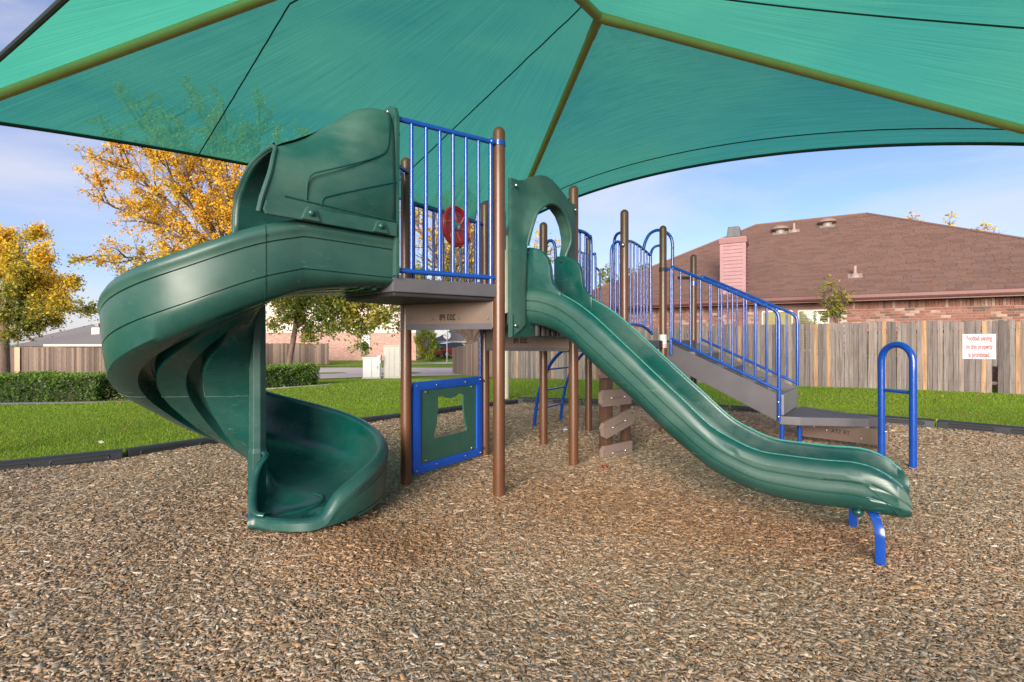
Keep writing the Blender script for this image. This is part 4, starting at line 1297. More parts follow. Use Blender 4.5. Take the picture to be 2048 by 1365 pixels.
# pole: faceted, with a shoulder
pl = MB().lathe((SCN.x, SCN.y, 0), [(.062, -.05), (.060, .44), (.054, .47), (.052, 1.30), (.050, 1.60)], 8)
pl.build('pole', M_GREEN_PANEL, SS, smooth=0, bevel=0.004)
# seams between the moulded sections, a little proud
for th_, nm in ((300, 0), (196, 1), (112, 2)):
    a = R(th_); rad = V(math.cos(a), math.sin(a), 0)
    pr = sp_prof(f_R(th_), f_zr(th_), f_zf(th_), th_)
    pts = [SCN + rad * (r + .002) + V(0, 0, z + (0.001 if i < 14 else -0.002)) for i, (r, z) in enumerate(pr) if i >= 13]
    MB().tube(pts, .0028, 5).build('section_seam', M_GREEN, SS)
# ribs under the entry
ub = MB()
for k in range(5):
    s = .08 + k * .09
    c = L_ + I_ * .34 + H_ * s
    MBc = ub.box(c + V(0, 0, 1.515 + .012), (.022, .52, .055), math.atan2(H_.y, H_.x))
ub.build('underside_rib', M_GREEN, SS, smooth=0)
# blue feet
for px, py in ((505, 1041), (714, 1031)):
    c = gp(px, py)
    MB().tube([c + V(0, 0, -.12), c + V(0, 0, .035)], .022, 10).box(c + V(0, 0, .035), (.07, .05, .012), 0.5).build('foot', M_BLUE, SS)

# hood over the entrance
f_zt = pchip([(0, 2.695), (.08, 2.692), (.18, 2.665), (.32, 2.565), (.48, 2.47), (.65, 2.395), (.82, 2.34)])
f_end = pchip([(0, .835), (10, .80), (35, .725), (60, .66), (90, .63), (135, .70), (165, .725), (180, .73)])
rows = []
NP = 40
o_out, o_in = .045, -.685
for k in range(26):
    s0 = .84 * k / 25
    zt_ = f_zt(s0); zb_ = 1.845
    n_ = 6.0 + (2.7 - 6.0) * sstep(.05, .6, np.array(s0))
    row = []
    for i in range(NP + 1):
        ph = math.pi * i / NP
        c, sn = math.cos(ph), math.sin(ph)
        ox = (o_out + o_in) / 2 + (o_out - o_in) / 2 * math.copysign(abs(c) ** (2 / n_), c)
        hh = abs(sn) ** (2 / n_)
        z = zb_ + (zt_ - zb_) * hh
        # the near wall leans in above the waist
        lean = .10 * sstep(.35, 1.0, np.array(hh)) * sstep(.0, .45, np.array(s0)) * (1 if c > 0 else -1)
        s = s0 / .84 * ((1 - k / 25 * 1.0) * .84 + k / 25 * f_end(math.degrees(ph)))
        row.append(L_ + H_ * float(s) - I_ * float(ox - lean) + V(0, 0, z))
    rows.append(row)
hd = MB().grid(rows).build('hood', M_GREEN_PANEL, SS, smooth=50)
sm_ = hd.modifiers.new('wall', 'SOLIDIFY'); sm_.thickness = 0.018; sm_.offset = -1.0
# rolled lip round the open end
MB().tube([p for p in rows[-1]], .013, 8).build('hood_lip', M_GREEN_PANEL, SS)
# lower flange with bolts
def hp_(s, z, off=.047):
    return L_ + H_ * s - I_ * off + V(0, 0, z)
MB().prism([(0, 1.838), (.80, 1.838), (.815, 1.86), (.80, 1.91), (0, 1.925)], L_ - I_ * .047, H_, (0, 0, 1), .022).build('flange', M_GREEN_PANEL, SS, smooth=0, bevel=.006)
for s in (.125, .565):
    MB().prism([(-.055, 1.842), (.055, 1.842), (.032, 1.90), (.018, 1.918), (-.018, 1.918), (-.032, 1.90)], L_ - I_ * .060 + H_ * s, H_, (0, 0, 1), .022).build('bolt_lug', M_GREEN_PANEL, SS, smooth=0, bevel=.006)
    MB().ball(hp_(s, 1.882, .072), .020, 14, 8).build('bolt_cap', M_GREEN, SS)
# moulded lines on the near wall
def bead(pts, r=.0055):
    MB().tube(smooth_curve(pts, 6), r, 6).build('moulded_line', M_GREEN, SS)
bead([hp_(.585, 1.945), hp_(.575, 2.06, .045), hp_(.545, 2.11, .044), hp_(.49, 2.14, .043), hp_(.30, 2.23, .042), hp_(.14, 2.315, .042), hp_(.075, 2.37, .042), hp_(.055, 2.45, .042), hp_(.055, 2.60, .04)])
bead([hp_(.50, 1.94), hp_(.485, 1.985, .046), hp_(.44, 2.01, .046), hp_(.25, 2.09, .046), hp_(.0, 2.19, .046)])
bead([hp_(.70, 1.955, .045), hp_(.40, 1.945), hp_(0, 1.935)])
MB().ball(hp_(.06, 2.62, .043), .012, 10, 6).build('bolt', M_ZINC, SS)
# end panel of the hood that bolts to the deck
MB().prism([(-.69, 1.59), (.045, 1.59), (.045, 2.62), (.02, 2.68), (-.02, 2.70), (-.60, 2.70), (-.66, 2.68), (-.69, 2.62), (-.69, 2.55), (-.60, 2.55), (-.56, 2.60), (-.09, 2.60), (-.05, 2.55), (-.05, 1.60), (-.60, 1.60), (-.60, 2.5), (-.69, 2.5)], L_ - H_ * .012, -I_, (0, 0, 1), .03).build('entry_frame', M_GREEN_PANEL, SS, smooth=0, bevel=.004)

# ------------------------------------------------------------------ straight slide
SL = empty('straight_slide', (0, 0, 0), 0, PS)
SL['label'] = 'long dark green straight slide with an arched entrance panel'
MS = (PB + P1) / 2
VV = Vector((0.604, 0.797, 0))
T_c = pchip([(.02, 1.583), (.12, 1.58), (.31, 1.535), (.44, 1.472), (.56, 1.394), (.90, 1.106), (1.21, .835), (1.49, .610), (1.75, .525), (2.0, .523), (2.135, .530), (2.204, .522), (2.263, .500), (2.32, .462), (2.355, .428), (2.375, .402), (2.388, .372)])
T_b = pchip([(.02, 1.30), (.12, 1.285), (.275, 1.245), (.44, 1.150), (.56, 1.040), (.90, .772), (1.21, .516), (1.49, .342), (1.75, .272), (1.95, .262), (2.135, .272), (2.28, .268), (2.35, .268), (2.388, .282)])
T_f = pchip([(.0, 1.385), (.12, 1.375), (.30, 1.33), (.44, 1.245), (.56, 1.145), (.90, .868), (1.21, .605), (1.49, .420), (1.75, .338), (2.0, .322), (2.2, .322), (2.388, .318)])
f_w = pchip([(0, .288), (1.9, .288), (2.15, .285), (2.30, .274), (2.388, .256)])
def sl_half(s):
    zc, zb, zf, w = T_c(s), T_b(s), T_f(s), f_w(s)
    d = zc - zb
    tl = float(1 - sstep(2.14, 2.37, np.array(s)))
    g = .010 * tl
    zf = min(zf, zc - .004)
    e = zc - zf
    # from the middle of the floor out over the rim, down the outside to the middle underneath
    zf = min(zf - .03 * tl, zc - .004)
    e = zc - zf
    q = [(0, zf), (.10, zf), (w - .125, zf + .004 * tl), (w - .095, zf + .05 * e), (w - .078, zf + .16 * e), (w - .066, zf + .5 * e), (w - .060, zc - .030 * tl - .002), (w - .056, zc - .010 * tl - .001), (w - .048, zc - .001), (w - .038, zc),
         (w - .020, zc - .008 * tl - .001), (w - .006, zc - .028 * tl - .003), (w + .002, zc - .058 * tl - .004)]
    sm2 = .0055
    for kk in (.355, .61):
        hh = zc - kk * d
        q += [(w + .004, hh + .03 * tl), (w + .004, hh + sm2), (w + .004 - g, hh + .0015), (w + .004 - g, hh - .0015), (w + .003, hh - sm2), (w + .002, hh - .025 * tl - .004)]
    q += [(w - .008, zb + .24 * d), (w - .024, zb + .12 * d), (w - .055, zb + .035 * d), (w - .11, zb + .004), (.10, zb), (0, zb)]
    return q
rows = []
ss = list(np.arange(.02, 2.20, .04)) + list(np.arange(2.20, 2.391, .0125))
for s in ss:
    h = sl_half(min(s, 2.388))
    ring = [(-a, z) for a, z in h] + [(a, z) for a, z in reversed(h)][1:-1]
    rows.append([MS + U_ * s + VV * a + V(0, 0, z) for a, z in ring])
mb = MB().grid(rows, close=True)
m = len(rows[0]); n = len(rows)
mb.f += [tuple(range(m - 1, -1, -1)), tuple((n - 1) * m + k for k in range(m))]
slc = mb.build('chute', M_GREEN, SL, smooth=58)
_H = len(sl_half(1.0))
def _w(k, r):
    k = k if k < _H else 2 * _H - 2 - k
    return .46 if 12 <= k <= 18 else .30 if 19 <= k <= 22 else .22 if 23 <= k <= 25 else .12 if k == 11 else 0.0
set_wear(slc, m, _w)
for sg in (-1, 1):                              # thin bead added on each wall's inner edge to carry the painted highlight
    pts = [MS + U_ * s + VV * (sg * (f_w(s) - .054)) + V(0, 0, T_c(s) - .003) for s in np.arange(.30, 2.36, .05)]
    MB().tube(pts, .0065, 8).build('highlight_rim', M_WORN_HILITE, SL, smooth=60)
# moulded line that turns down round the nose
for sg in (-1, 1):
    pts = []
    for s, k in ((2.02, .355), (2.16, .36), (2.21, .40), (2.27, .56), (2.33, .78), (2.365, .93)):
        zc, zb, w = T_c(s), T_b(s), f_w(s)
        pts.append(MS + U_ * s + VV * (sg * (w + .002)) + V(0, 0, zc - k * (zc - zb)))
    MB().tube(smooth_curve(pts, 5), .003, 6).build('moulded_line', M_GREEN, SL)
# side fins at the entrance
fin = [(-.03, 1.40), (.33, 1.40), (.33, 1.53), (.29, 1.56), (.255, 1.60), (.24, 1.66), (.235, 1.72), (.215, 1.79), (.17, 1.845), (.11, 1.88), (.05, 1.895), (.0, 1.895), (-.03, 1.88)]
for sg in (-1, 1):
    o = MB().prism(fin, MS + VV * (sg * .243) + U_ * .03, U_, (0, 0, 1), .05).build('side_fin', M_GREEN, SL, smooth=30, bevel=.012)
    MB().ball(MS + VV * (sg * .243) + VV * (-.026) + U_ * .07 + V(0, 0, 1.85), .014, 10, 6).build('bolt', M_DARK, o)
# arched entrance panel between the posts
ap = empty('arched_panel', (0, 0, 0), 0, SL)
Lp = (P1 - PB).length
AO = PB + U_ * .045
top = [(.075, 2.385), (.105, 2.395), (.16, 2.388), (.22, 2.40), (.30, 2.44), (.40, 2.485), (.50, 2.515), (.56, 2.52), (.62, 2.515), (.72, 2.485), (.82, 2.44), (.90, 2.40), (.95, 2.388), (.99, 2.395), (1.01, 2.385)]
f_top = pchip([(a, b) for a, b in top])
def arch_in(t):
    """opening outline, from its left foot over the top to the right foot"""
    pts = [(.235, 1.30), (.235, 1.60), (.235, 1.90), (.240, 2.00), (.26, 2.08), (.31, 2.165), (.40, 2.235), (.48, 2.272), (.56, 2.282), (.64, 2.270), (.72, 2.228), (.785, 2.15), (.82, 2.06), (.826, 2.0), (.805, 1.93), (.790, 1.86), (.785, 1.6), (.785, 1.30)]
    return pts
inn = arch_in(0)
out = []
for a, b in inn:
    if b < 1.95:
        out.append((.075 if a < .55 else 1.01, b if b > 1.31 else 1.20))
    else:
        ang = math.atan2(b - 1.95, a - .55)
        u = .55 + .475 * math.cos(ang) * 1.0
        u = min(max(.55 + (a - .55) * 1.85, .075), 1.01)
        out.append((u, 0))
# outer points along the top edge, spread evenly
ids = [i for i, (a, b) in enumerate(inn) if b >= 1.95]
for q, i in enumerate(ids):
    u = .075 + (1.01 - .075) * q / (len(ids) - 1)
    out[i] = (u, f_top(u))
def ppt(a, z, off): return AO + E_.normalized() * a + U_.normalized() * off + V(0, 0, z)
prof_off = [(0.0, 0.012), (.35, .030), (.62, .034), (.80, .055), (.92, .082), (1.0, .085)]   # from outer edge to the opening: flat, then the hood swells forward
prof_flat = [(0.0, .012), (.35, .030), (.62, .032), (.80, .033), (.92, .034), (1.0, .030)]
front = []
for i, ((oa, oz), (ia, iz)) in enumerate(zip(out, inn)):
    swell = float(sstep(1.80, 2.10, np.array(iz))) * (1 if ia < .8 else 1)
    r = []
    for (k, d1), (_, d0) in zip(prof_off, prof_flat):
        d = d0 + (d1 - d0) * swell
        r.append(ppt(oa + (ia - oa) * k, oz + (iz - oz) * k, d))
    front.append(r)
back = []
for (oa, oz), (ia, iz) in zip(out, inn):
    back.append([ppt(ia, iz, -.018), ppt(ia + (oa - ia) * .5, iz + (oz - iz) * .5, -.018), ppt(oa, oz, -.018)])
rows = [f + b for f, b in zip(front, back)]
# densify along the outline
dense = []
for i in range(len(rows) - 1):
    for k in range(3):
        dense.append([a.lerp(b, k / 3) for a, b in zip(rows[i], rows[i + 1])])
dense.append(rows[-1])
mb = MB().grid(dense, close=True)
m = len(dense[0]); n = len(dense)
mb.f += [tuple(range(m - 1, -1, -1)), tuple((n - 1) * m + k for k in range(m))]
mb.build('panel', M_GREEN_PANEL, ap, smooth=45)
hr = []
for i, (ia, iz) in enumerate(inn):
    swell = float(sstep(1.80, 2.10, np.array(iz)))
    hr.append(ppt(ia, iz, .030 + .055 * swell))
MB().tube(smooth_curve(hr[2:-2], 4), .014, 8).build('opening_lip', M_GREEN_PANEL, ap)
for a, z in ((.10, 1.285), (.105, 2.33), (.98, 2.33)):
    MB().ball(ppt(a, z, .034), .015, 10, 6).build('bolt', M_ZINC, ap)
MB().prism([(.075, 1.20), (1.01, 1.20), (1.01, 1.37), (.075, 1.37)], AO + U_ * .005, E_, (0, 0, 1), .03).build('panel_foot', M_GREEN, ap, smooth=0, bevel=.006)
for a in (.36, .44, .50, .58, .66):
    MB().tube([ppt(a, 1.21, .05), ppt(a, 1.30, .05)], .022, 8).build('hose_stub', M_DARK, ap)
# legs
for px, py, off, zt_ in ((1761, 1141, -.25, .285), (1706, 1066, .25, .285)):
    foot = gp(px, py)
    topp = MS + U_ * 2.20 + VV * (off * .62) + V(0, 0, zt_)
    sdv = (foot - topp); sdv.z = 0
    pts = smooth_curve([topp, topp + sdv * .55 + V(0, 0, -.022), topp + sdv * .92 + V(0, 0, -.085), topp + sdv * .985 + V(0, 0, -.15), Vector((foot.x, foot.y, .06)), Vector((foot.x, foot.y, -.15)) + sdv * .04], 6)
    mbl = MB()
    rws = []
    for i, p in enumerate(pts):
        t = (pts[min(i + 1, len(pts) - 1)] - pts[max(i - 1, 0)]).normalized()
        side = U_.normalized(); nr = side.cross(t).normalized()
        rws.append([p + side * a + nr * b for a, b in ((-.022, -.016), (.022, -.016), (.022, .016), (-.022, .016))])
    mbl.grid(rws, close=True)
    mbl.f += [(3, 2, 1, 0), tuple(4 * (len(rws) - 1) + k for k in range(4))]
    mbl.build('leg', M_BLUE, SL, smooth=30, bevel=.004)
MB().ball(MS + U_ * 2.165 + VV * (-.20) + V(0, 0, .262), .028, 10, 6, (1, 1, .9)).build('leg_boss', M_GREEN, SL)
# ------------------------------------------------------------------ fences
def picket_mesh(name, h, w=0.138, th=0.018, ear=0.0):
    mb = MB().prism([(-w / 2, 0), (w / 2, 0), (w / 2, h), (-w / 2, h)], (0, 0, 0), (1, 0, 0), (0, 0, 1), th)
    me = bpy.data.meshes.new(name)
    me.from_pydata(mb.v, [], mb.f)
    me.materials.append(M_PICKET)
    me.update()
    return me
fr_root = empty('wooden_fence', (FENCE_P.x, FENCE_P.y, 0))
tag(fr_root, 'weathered grey picket fence carrying the notice, in front of the brown roofed brick house', 'fence')
rngf = random.Random(3)
PK = [picket_mesh('picket', 1.63 + d, w) for d, w in ((0, .089), (-.015, .089), (.01, .087), (-.03, .090), (.0, .084))]
ang = math.atan2(FENCE_W.y, FENCE_W.x)
t = -8.75
i = 0
while t < 5.6:
    p = FENCE_P + FENCE_W * t
    gz = float(tz(p.x, p.y))
    hole = 3.66 < t < 3.80
    me = rngf.choice(PK)
    o = bpy.data.objects.new('picket', me)
    COL.objects.link(o); o.parent = fr_root; o.matrix_parent_inverse = PW(fr_root).inverted()
    o.location = (p.x, p.y, gz - 0.005 + rngf.uniform(-.014, .012) + (0.62 if hole else 0))
    if hole: o.scale = (1, 1, .62)
    o.rotation_euler = (rngf.uniform(-.006, .010), rngf.uniform(-.010, .010), ang + rngf.uniform(-.06, .06))
    t += 0.0925 + rngf.uniform(-.002, .004)
    i += 1
for zr in (0.25, 0.85, 1.42):
    a = FENCE_P + FENCE_W * -8.8 + FENCE_N * .04; b = FENCE_P + FENCE_W * 5.6 + FENCE_N * .04
    a.z = float(tz(a.x, a.y)) + zr; b.z = float(tz(b.x, b.y)) + zr
    n = (b - a).length
    MB().tube([a, b], .035, 4).build('fence_rail', M_PICKET_I, fr_root, smooth=0)
nl = MB()
for zr in (0.25, 0.85, 1.45):
    t = -8.75
    while t < 5.6:
        for dx in (-.035, .035):
            p = FENCE_P + FENCE_W * (t + dx + rngf.uniform(-.01, .01)) - FENCE_N * .012
            nl.box((p.x, p.y, float(tz(p.x, p.y)) + zr + rngf.uniform(-.015, .015)), (.010, .004, .010), ang)
        t += .0935
tag(nl.build('nail_heads', M_DARK, fr_root, smooth=0), kind='stuff')

def far_fence(name, pts, h, label, zf=None, w=.14, jag=.03, mat=None, seed=1, rside=1):
    """boards too small to pick apart singly, real geometry joined in one part"""
    rr = random.Random(seed)
    root = empty(name, (pts[0][0], pts[0][1], 0))
    tag(root, label, 'fence')
    mb = MB(); rl = MB()
    for (x0, y0), (x1, y1) in zip(pts[:-1], pts[1:]):
        a, b = V(x0, y0, 0), V(x1, y1, 0)
        L = (b - a).length; u = (b - a).normalized(); n = int(L / w)
        for k in range(n):
            c = a + u * (w * (k + .5))
            z = float(tz(c.x, c.y)) if zf is None else zf
            hh = h + rr.uniform(-jag, jag)
            nn = V(-u.y, u.x, 0) * rr.uniform(-.012, .012)
            mb.box(c + nn + V(0, 0, z + hh / 2), (w * .97, .02, hh), math.atan2(u.y, u.x))
        za = float(tz(a.x, a.y)) if zf is None else zf; zb = float(tz(b.x, b.y)) if zf is None else zf
        nb = V(-u.y, u.x, 0) * (.05 * rside)
        for zr in (.3, .9, 1.4):
            rl.tube([a + nb + V(0, 0, za + zr), b + nb + V(0, 0, zb + zr)], .035, 4)
    tag(mb.build('boards', mat or M_PICKET_I, root, smooth=0), kind='stuff')
    rl.build('fence_rails' if False else 'rail', M_PICKET_I, root, smooth=0)
    return root
cn = FENCE_P + FENCE_W * -8.82
far_fence('wooden_fence', [(cn.x, cn.y), (-1.65, 23.9), (-3.93, 33.0)], 1.66, 'weathered picket fence running back from the corner to the street, seen below the upper deck', seed=5, rside=-1)
far_fence('wooden_fence', [(-46, 31.9), (-24, 32.1), (-16.5, 32.4)], 1.66, 'weathered brown board fence behind the left hedge', zf=-.90, w=.16, seed=6)
far_fence('wooden_fence', [(-22.5, 40.6), (-14.95, 40.9)], 1.72, 'brown board fence across the street in front of the two storey brick house', zf=-.74, w=.16, jag=.05, seed=7)
lf = bpy.data.objects['wooden_fence.002']
for x in (-31.6, ):
    MB().box((x, 31.94, -.07), (.34, .03, 1.68)).build('new_board', simple('fresh_board', (.46, .31, .20), (.40, .27, .17), 5, .8, vs=(6, 6, .6)), lf, smooth=0)

# ------------------------------------------------------------------ notice on the fence
sp_ = FENCE_P + FENCE_W * 4.0
for k in range(200):                                  # where the fence meets the sight line of the sign
    tt = 3.0 + k * .01
    q = FENCE_P + FENCE_W * tt
    if q.x / q.y >= .933: break
S_at = FENCE_P + FENCE_W * tt - FENCE_N * .022
NS_ = empty('notice_sign', (S_at.x, S_at.y, .92))
tag(NS_, 'white notice with dark red lettering forbidding football, screwed to the wooden fence', 'sign')
sw, sh = .56, .555
ctr = V(S_at.x, S_at.y, 1.17 - .011 * S_at.y)
MB().prism([(-sw / 2, -sh / 2), (sw / 2, -sh / 2), (sw / 2, sh / 2), (-sw / 2, sh / 2)], ctr, FENCE_W, (0, 0, 1), .006).build('sign_plate', M_SIGN, NS_, smooth=0)
for s, dz in (('Football playing', .135), ('on this property', -.050), ('is prohibited.', -.235)):
    text_mesh('lettering', s, M_SIGNRED, NS_, ctr - FENCE_N * .0045 + V(0, 0, dz), FENCE_W, (0, 0, 1), .150, .455, .030, False, .0008)
for dx in (-.24, .24):
    MB().ball(ctr - FENCE_N * .004 + FENCE_W * dx + V(0, 0, -.245), .008, 8, 6).build('screw', M_DARK, NS_)

# ------------------------------------------------------------------ brick house on the right
HB = empty('brick_house', (9, 16, 0))
tag(HB, 'single storey brick house with brown shingle hip roof and pink chimney behind the fence', 'house')
HW, HN = FENCE_W, FENCE_N
ZE = 2.38
E0 = FENCE_P + HN * 1.55                              # eave line
Rr = V(13.17, 18.57, 5.89); R2 = Rr - HW * 3.7
run, rise = 6.23, 3.51
Lc, Rc = R2 - HW * run - HN * run, Rr + HW * run - HN * run
Lc.z = Rc.z = ZE
Lb, Rb = Lc + HN * (2 * run), Rc + HN * (2 * run)
def wallpt(tv, z, off=0.0): return FENCE_P + HN * (2.0 + off) + HW * tv + V(0, 0, z)
tL, tR = (Lc - FENCE_P).dot(HW) + .5, (Rc - FENCE_P).dot(HW) - .5
# walls: mortar coloured core, bricks proud of it
core = MB()
c4 = [wallpt(tL, 0, .014), wallpt(tR, 0, .014), wallpt(tR, 0, 11.4), wallpt(tL, 0, 11.4)]
core.add([p + V(0, 0, -.6) for p in c4] + [p + V(0, 0, ZE - .02) for p in c4], [(0, 1, 5, 4), (1, 2, 6, 5), (2, 3, 7, 6), (3, 0, 4, 7), (4, 5, 6, 7)])
wall = core.build('wall', M_MORTAR, HB, smooth=0)
WIN0, WIN1 = -1.08, .98                               # pink window bay between these stations
BL, BH, BJ = .203, .0585, .0105
bricks = []
z = -0.222
row = 0
while z < 2.03:
    tv = -7.6 + (.107 if row % 2 else 0)
    while tv < tR - .12:
        if not (WIN0 - .10 < tv + BL / 2 < WIN1 + .10):
            bricks.append((tv + BL / 2, z + BH / 2, BL, BH))
        tv += BL + BJ
    z += BH + BJ; row += 1
z0 = z
tv = -7.6
while tv < tR - .05:                                       # soldier course under the soffit
    if not (WIN0 - .05 < tv < WIN1 + .05):
        bricks.append((tv, z0 + .105, BH, .205))
    tv += BH + BJ
def px_size(b):
    p = wallpt(b[0], b[1])
    if abs(p.x / p.y) > 1.04: return 0
    fz = 1.17 + (1.63 - 1.17) * p.y / (p.y - 1.9)     # hidden below the fence top
    vis = 1 if b[1] > fz - .05 else .1
    return vis * max(b[2], b[3]) / p.y
bricks.sort(key=px_size, reverse=True)
rngb = random.Random(9)
bm_cache = {}
wang = math.atan2(HW.y, HW.x)
def brick_me(w, h):
    k = (round(w, 3), round(h, 3))
    if k not in bm_cache:
        mb = MB().box((0, 0, 0), (w, .07, h))
        me = bpy.data.meshes.new('brick'); me.from_pydata(mb.v, [], mb.f); me.materials.append(M_BRICK); me.update()
        bm_cache[k] = me
    return bm_cache[k]
rest = MB()
for i, (tv, zz, w, h) in enumerate(bricks):
    p = wallpt(tv, zz, .028 + rngb.uniform(-.003, .003))
    if i < 300:
        o = bpy.data.objects.new('brick', brick_me(w, h)); COL.objects.link(o)
        o.parent = wall; o.matrix_parent_inverse = PW(wall).inverted()
        o.location = p; o.rotation_euler = (0, 0, wang)
    else:
        rest.box(p, (w, .07, h), wang)
tag(rest.build('bricks', M_BRICK_I, wall, smooth=0), kind='stuff')
# window bay
bay = MB().box(wallpt((WIN0 + WIN1) / 2, 1.2, .0), (WIN1 - WIN0, .12, 2.1), wang).build('window_bay', M_PINKTRIM, HB, smooth=0)
for (a, b, mat, refl) in ((-.98, -.20, M_BLIND, 0), (-.04, .70, M_BLIND, 1)):
    wf = empty('window', (0, 0, 0), 0, HB)
    fr = MB()
    za, zb2 = .9, 2.05
    for c, s in ((((a + b) / 2, zb2), (b - a, .045)), (((a + b) / 2, za), (b - a, .045))):
        fr.box(wallpt(c[0], c[1], -.075), (s[0], .05, s[1]), wang)
    for c in (a, b):
        fr.box(wallpt(c, (za + zb2) / 2, -.075), (.04, .052, zb2 - za), wang)
    fr.build('frame', M_FRAME, wf, smooth=0)
    MB().box(wallpt((a + b) / 2, (za + zb2) / 2, -.066), (b - a - .03, .006, zb2 - za - .04), wang).build('pane', M_GLASS, wf, smooth=0)
    sl_ = MB()
    if refl:
        MB().box(wallpt((a + b) / 2, (za + zb2) / 2, -.0605), (b - a - .04, .0006, zb2 - za - .04), wang).build('dark_reflection', M_DARKGLASS, wf, smooth=0)  # dark sheet behind the slats, painting in the reflection of trees
    z = za + .03
    while z < zb2 - .03:
        sl_.add(*(lambda m: (m.v, m.f))(MB().box(wallpt((a + b) / 2, z, -.061), (b - a - .05, .003, .030 if not refl else .020), wang)))
        z += .034 if not refl else .046
    tag(sl_.build('blind_slats', mat, wf, smooth=0), kind='stuff')
# downspout
dp = wallpt(.88, 0, -.07)
MB().box(dp + V(0, 0, .8), (.09, .07, 2.6), wang).build('downspout', M_PINKTRIM, HB, smooth=0, bevel=.01)
MB().ball(wallpt(.88, 2.16, -.16), .08, 10, 8).build('gutter_outlet', M_FASCIA, HB)
# gutter, fascia and soffit
def along(pts2, name, mat):
    """profile (n, z) swept along the front eave"""
    rows = []
    for tv in (tL - .55, tR + .55):
        rows.append([FENCE_P + HW * tv + HN * a + V(0, 0, b) for a, b in pts2])
    mb = MB().grid(rows, close=True)
    m = len(pts2); mb.f += [tuple(range(m)), tuple(m + k for k in range(m))]
    return mb.build(name, mat, HB, smooth=0)
along([(1.50, 2.29), (1.49, 2.41), (1.47, 2.44), (1.45, 2.42), (1.45, 2.34), (1.47, 2.29)], 'gutter', M_FASCIA)
along([(1.53, 2.25), (1.53, 2.41), (1.56, 2.41), (1.56, 2.25)], 'fascia', M_FASCIA)
along([(1.55, 2.255), (1.55, 2.275), (2.02, 2.31), (2.02, 2.29)], 'soffit', M_PINKTRIM)
# roof deck and shingles
R0 = [Lc + V(0, 0, 0), Rc, Rr, R2]
roof = MB().add([Lc, Rc, Rr, R2, Lb, Rb], [(0, 1, 2, 3), (1, 5, 2), (5, 4, 3, 2), (4, 0, 3)]).build('roof', M_SHINGLE_I, HB, smooth=0)
slope = math.hypot(run, rise); sv = (HN * run + V(0, 0, rise)) / slope; sn = HW.cross(sv); sn = sn if sn.z > 0 else -sn
expo, tabw = .1375, .31
NR = int(slope / expo)
tabs = []
for r in range(NR):
    f = r / NR
    a = (Lc - FENCE_P).dot(HW) + run * f; b = (Rc - FENCE_P).dot(HW) - run * f
    off = (r * 0.37 % 1) * tabw
    x = a - off
    rr_ = random.Random(r)
    while x < b:
        w = tabw * rr_.choice([.6, 1, 1, 1.5])
        x0, x1 = max(x, a), min(x + w - .006, b)
        if x1 - x0 > .05: tabs.append((r, x0, x1))
        x += w
def tab_geo(r, x0, x1, lift):
    o = FENCE_P + HN * 1.55 - HN * 0
    base = FENCE_P + HN * ((Lc - FENCE_P).dot(HN)) + V(0, 0, ZE)
    s0, s1 = r * expo - .012, (r + 1) * expo + .02
    P = lambda x, s, q: base + HW * x + sv * s + sn * q
    return [P(x0, s0, .003), P(x1, s0, .003), P(x1, s0, .015 + lift), P(x0, s0, .015 + lift), P(x1, s1, .005), P(x0, s1, .005)], [(0, 1, 2, 3), (3, 2, 4, 5)]
def tab_vis(tb):
    r, x0, x1 = tb
    p = FENCE_P + HW * ((x0 + x1) / 2) + HN * 1.6
    if p.x / p.y > 1.03 or p.x / p.y < .30: return 0
    return (x1 - x0) / (p.y + r * expo * .8)
tabs.sort(key=tab_vis, reverse=True)
rest = MB()
for i, (r, x0, x1) in enumerate(tabs):
    v_, f_ = tab_geo(r, x0, x1, rngb.uniform(0, .006))
    if i < 300:
        me = bpy.data.meshes.new('shingle')
        c = sum(v_, Vector()) / len(v_)
        me.from_pydata([tuple(p - c) for p in v_], [], f_); me.materials.append(M_SHINGLE); me.update()
        o = bpy.data.objects.new('shingle', me); COL.objects.link(o)
        o.parent = roof; o.matrix_parent_inverse = PW(roof).inverted(); o.location = c
    else:
        rest.add(v_, f_)
tag(rest.build('shingles', M_SHINGLE_I, roof, smooth=0, recalc=False), kind='stuff')
cap = MB()
for a, b in ((Lc, R2), (R2, Rr), (Rc, Rr)):
    a2, b2 = a + V(0, 0, .015), b + V(0, 0, .015)
    cap.tube([a2, b2], .045, 6)
cap.build('ridge_cap', M_SHINGLE_I, roof, smooth=0)
# chimney with lap siding
def roof_z(p):
    d = (p - FENCE_P).dot(HN) - (Lc - FENCE_P).dot(HN)
    return ZE + d * rise / run
chm = empty('chimney', (0, 0, 0), 0, HB)
cb = at(1466, 585, 15.55); cb.z = 0
cw = .70
ch_t = 4.30
cc_ = cb + HN * .30
MB().box(cc_ + V(0, 0, 3.2), (cw, cw, 2.2), wang).build('chase', M_PINK, chm, smooth=0)
sid = MB()
z = 2.3
k = 0
while z < ch_t - .16:
    for sgn, ax, nr in ((-1, HW, -HN), (1, HN, -HW), (1, HN, HW)):
        c = cc_ + nr * (cw / 2 + .006) + V(0, 0, z + .055)
        b = MB()
        O = c; u = ax
        w2 = cw / 2 - .07
        vs = [O - u * w2 + nr * .026 + V(0, 0, -.055), O + u * w2 + nr * .026 + V(0, 0, -.055), O + u * w2 + nr * .002 + V(0, 0, .058), O - u * w2 + nr * .002 + V(0, 0, .058), O - u * w2 + nr * -.004 + V(0, 0, -.055), O + u * w2 + nr * -.004 + V(0, 0, -.055)]
        b.add(vs, [(0, 1, 2, 3), (4, 5, 1, 0)])
        b.build('siding_board', M_PINK, chm, smooth=0)
    z += .114
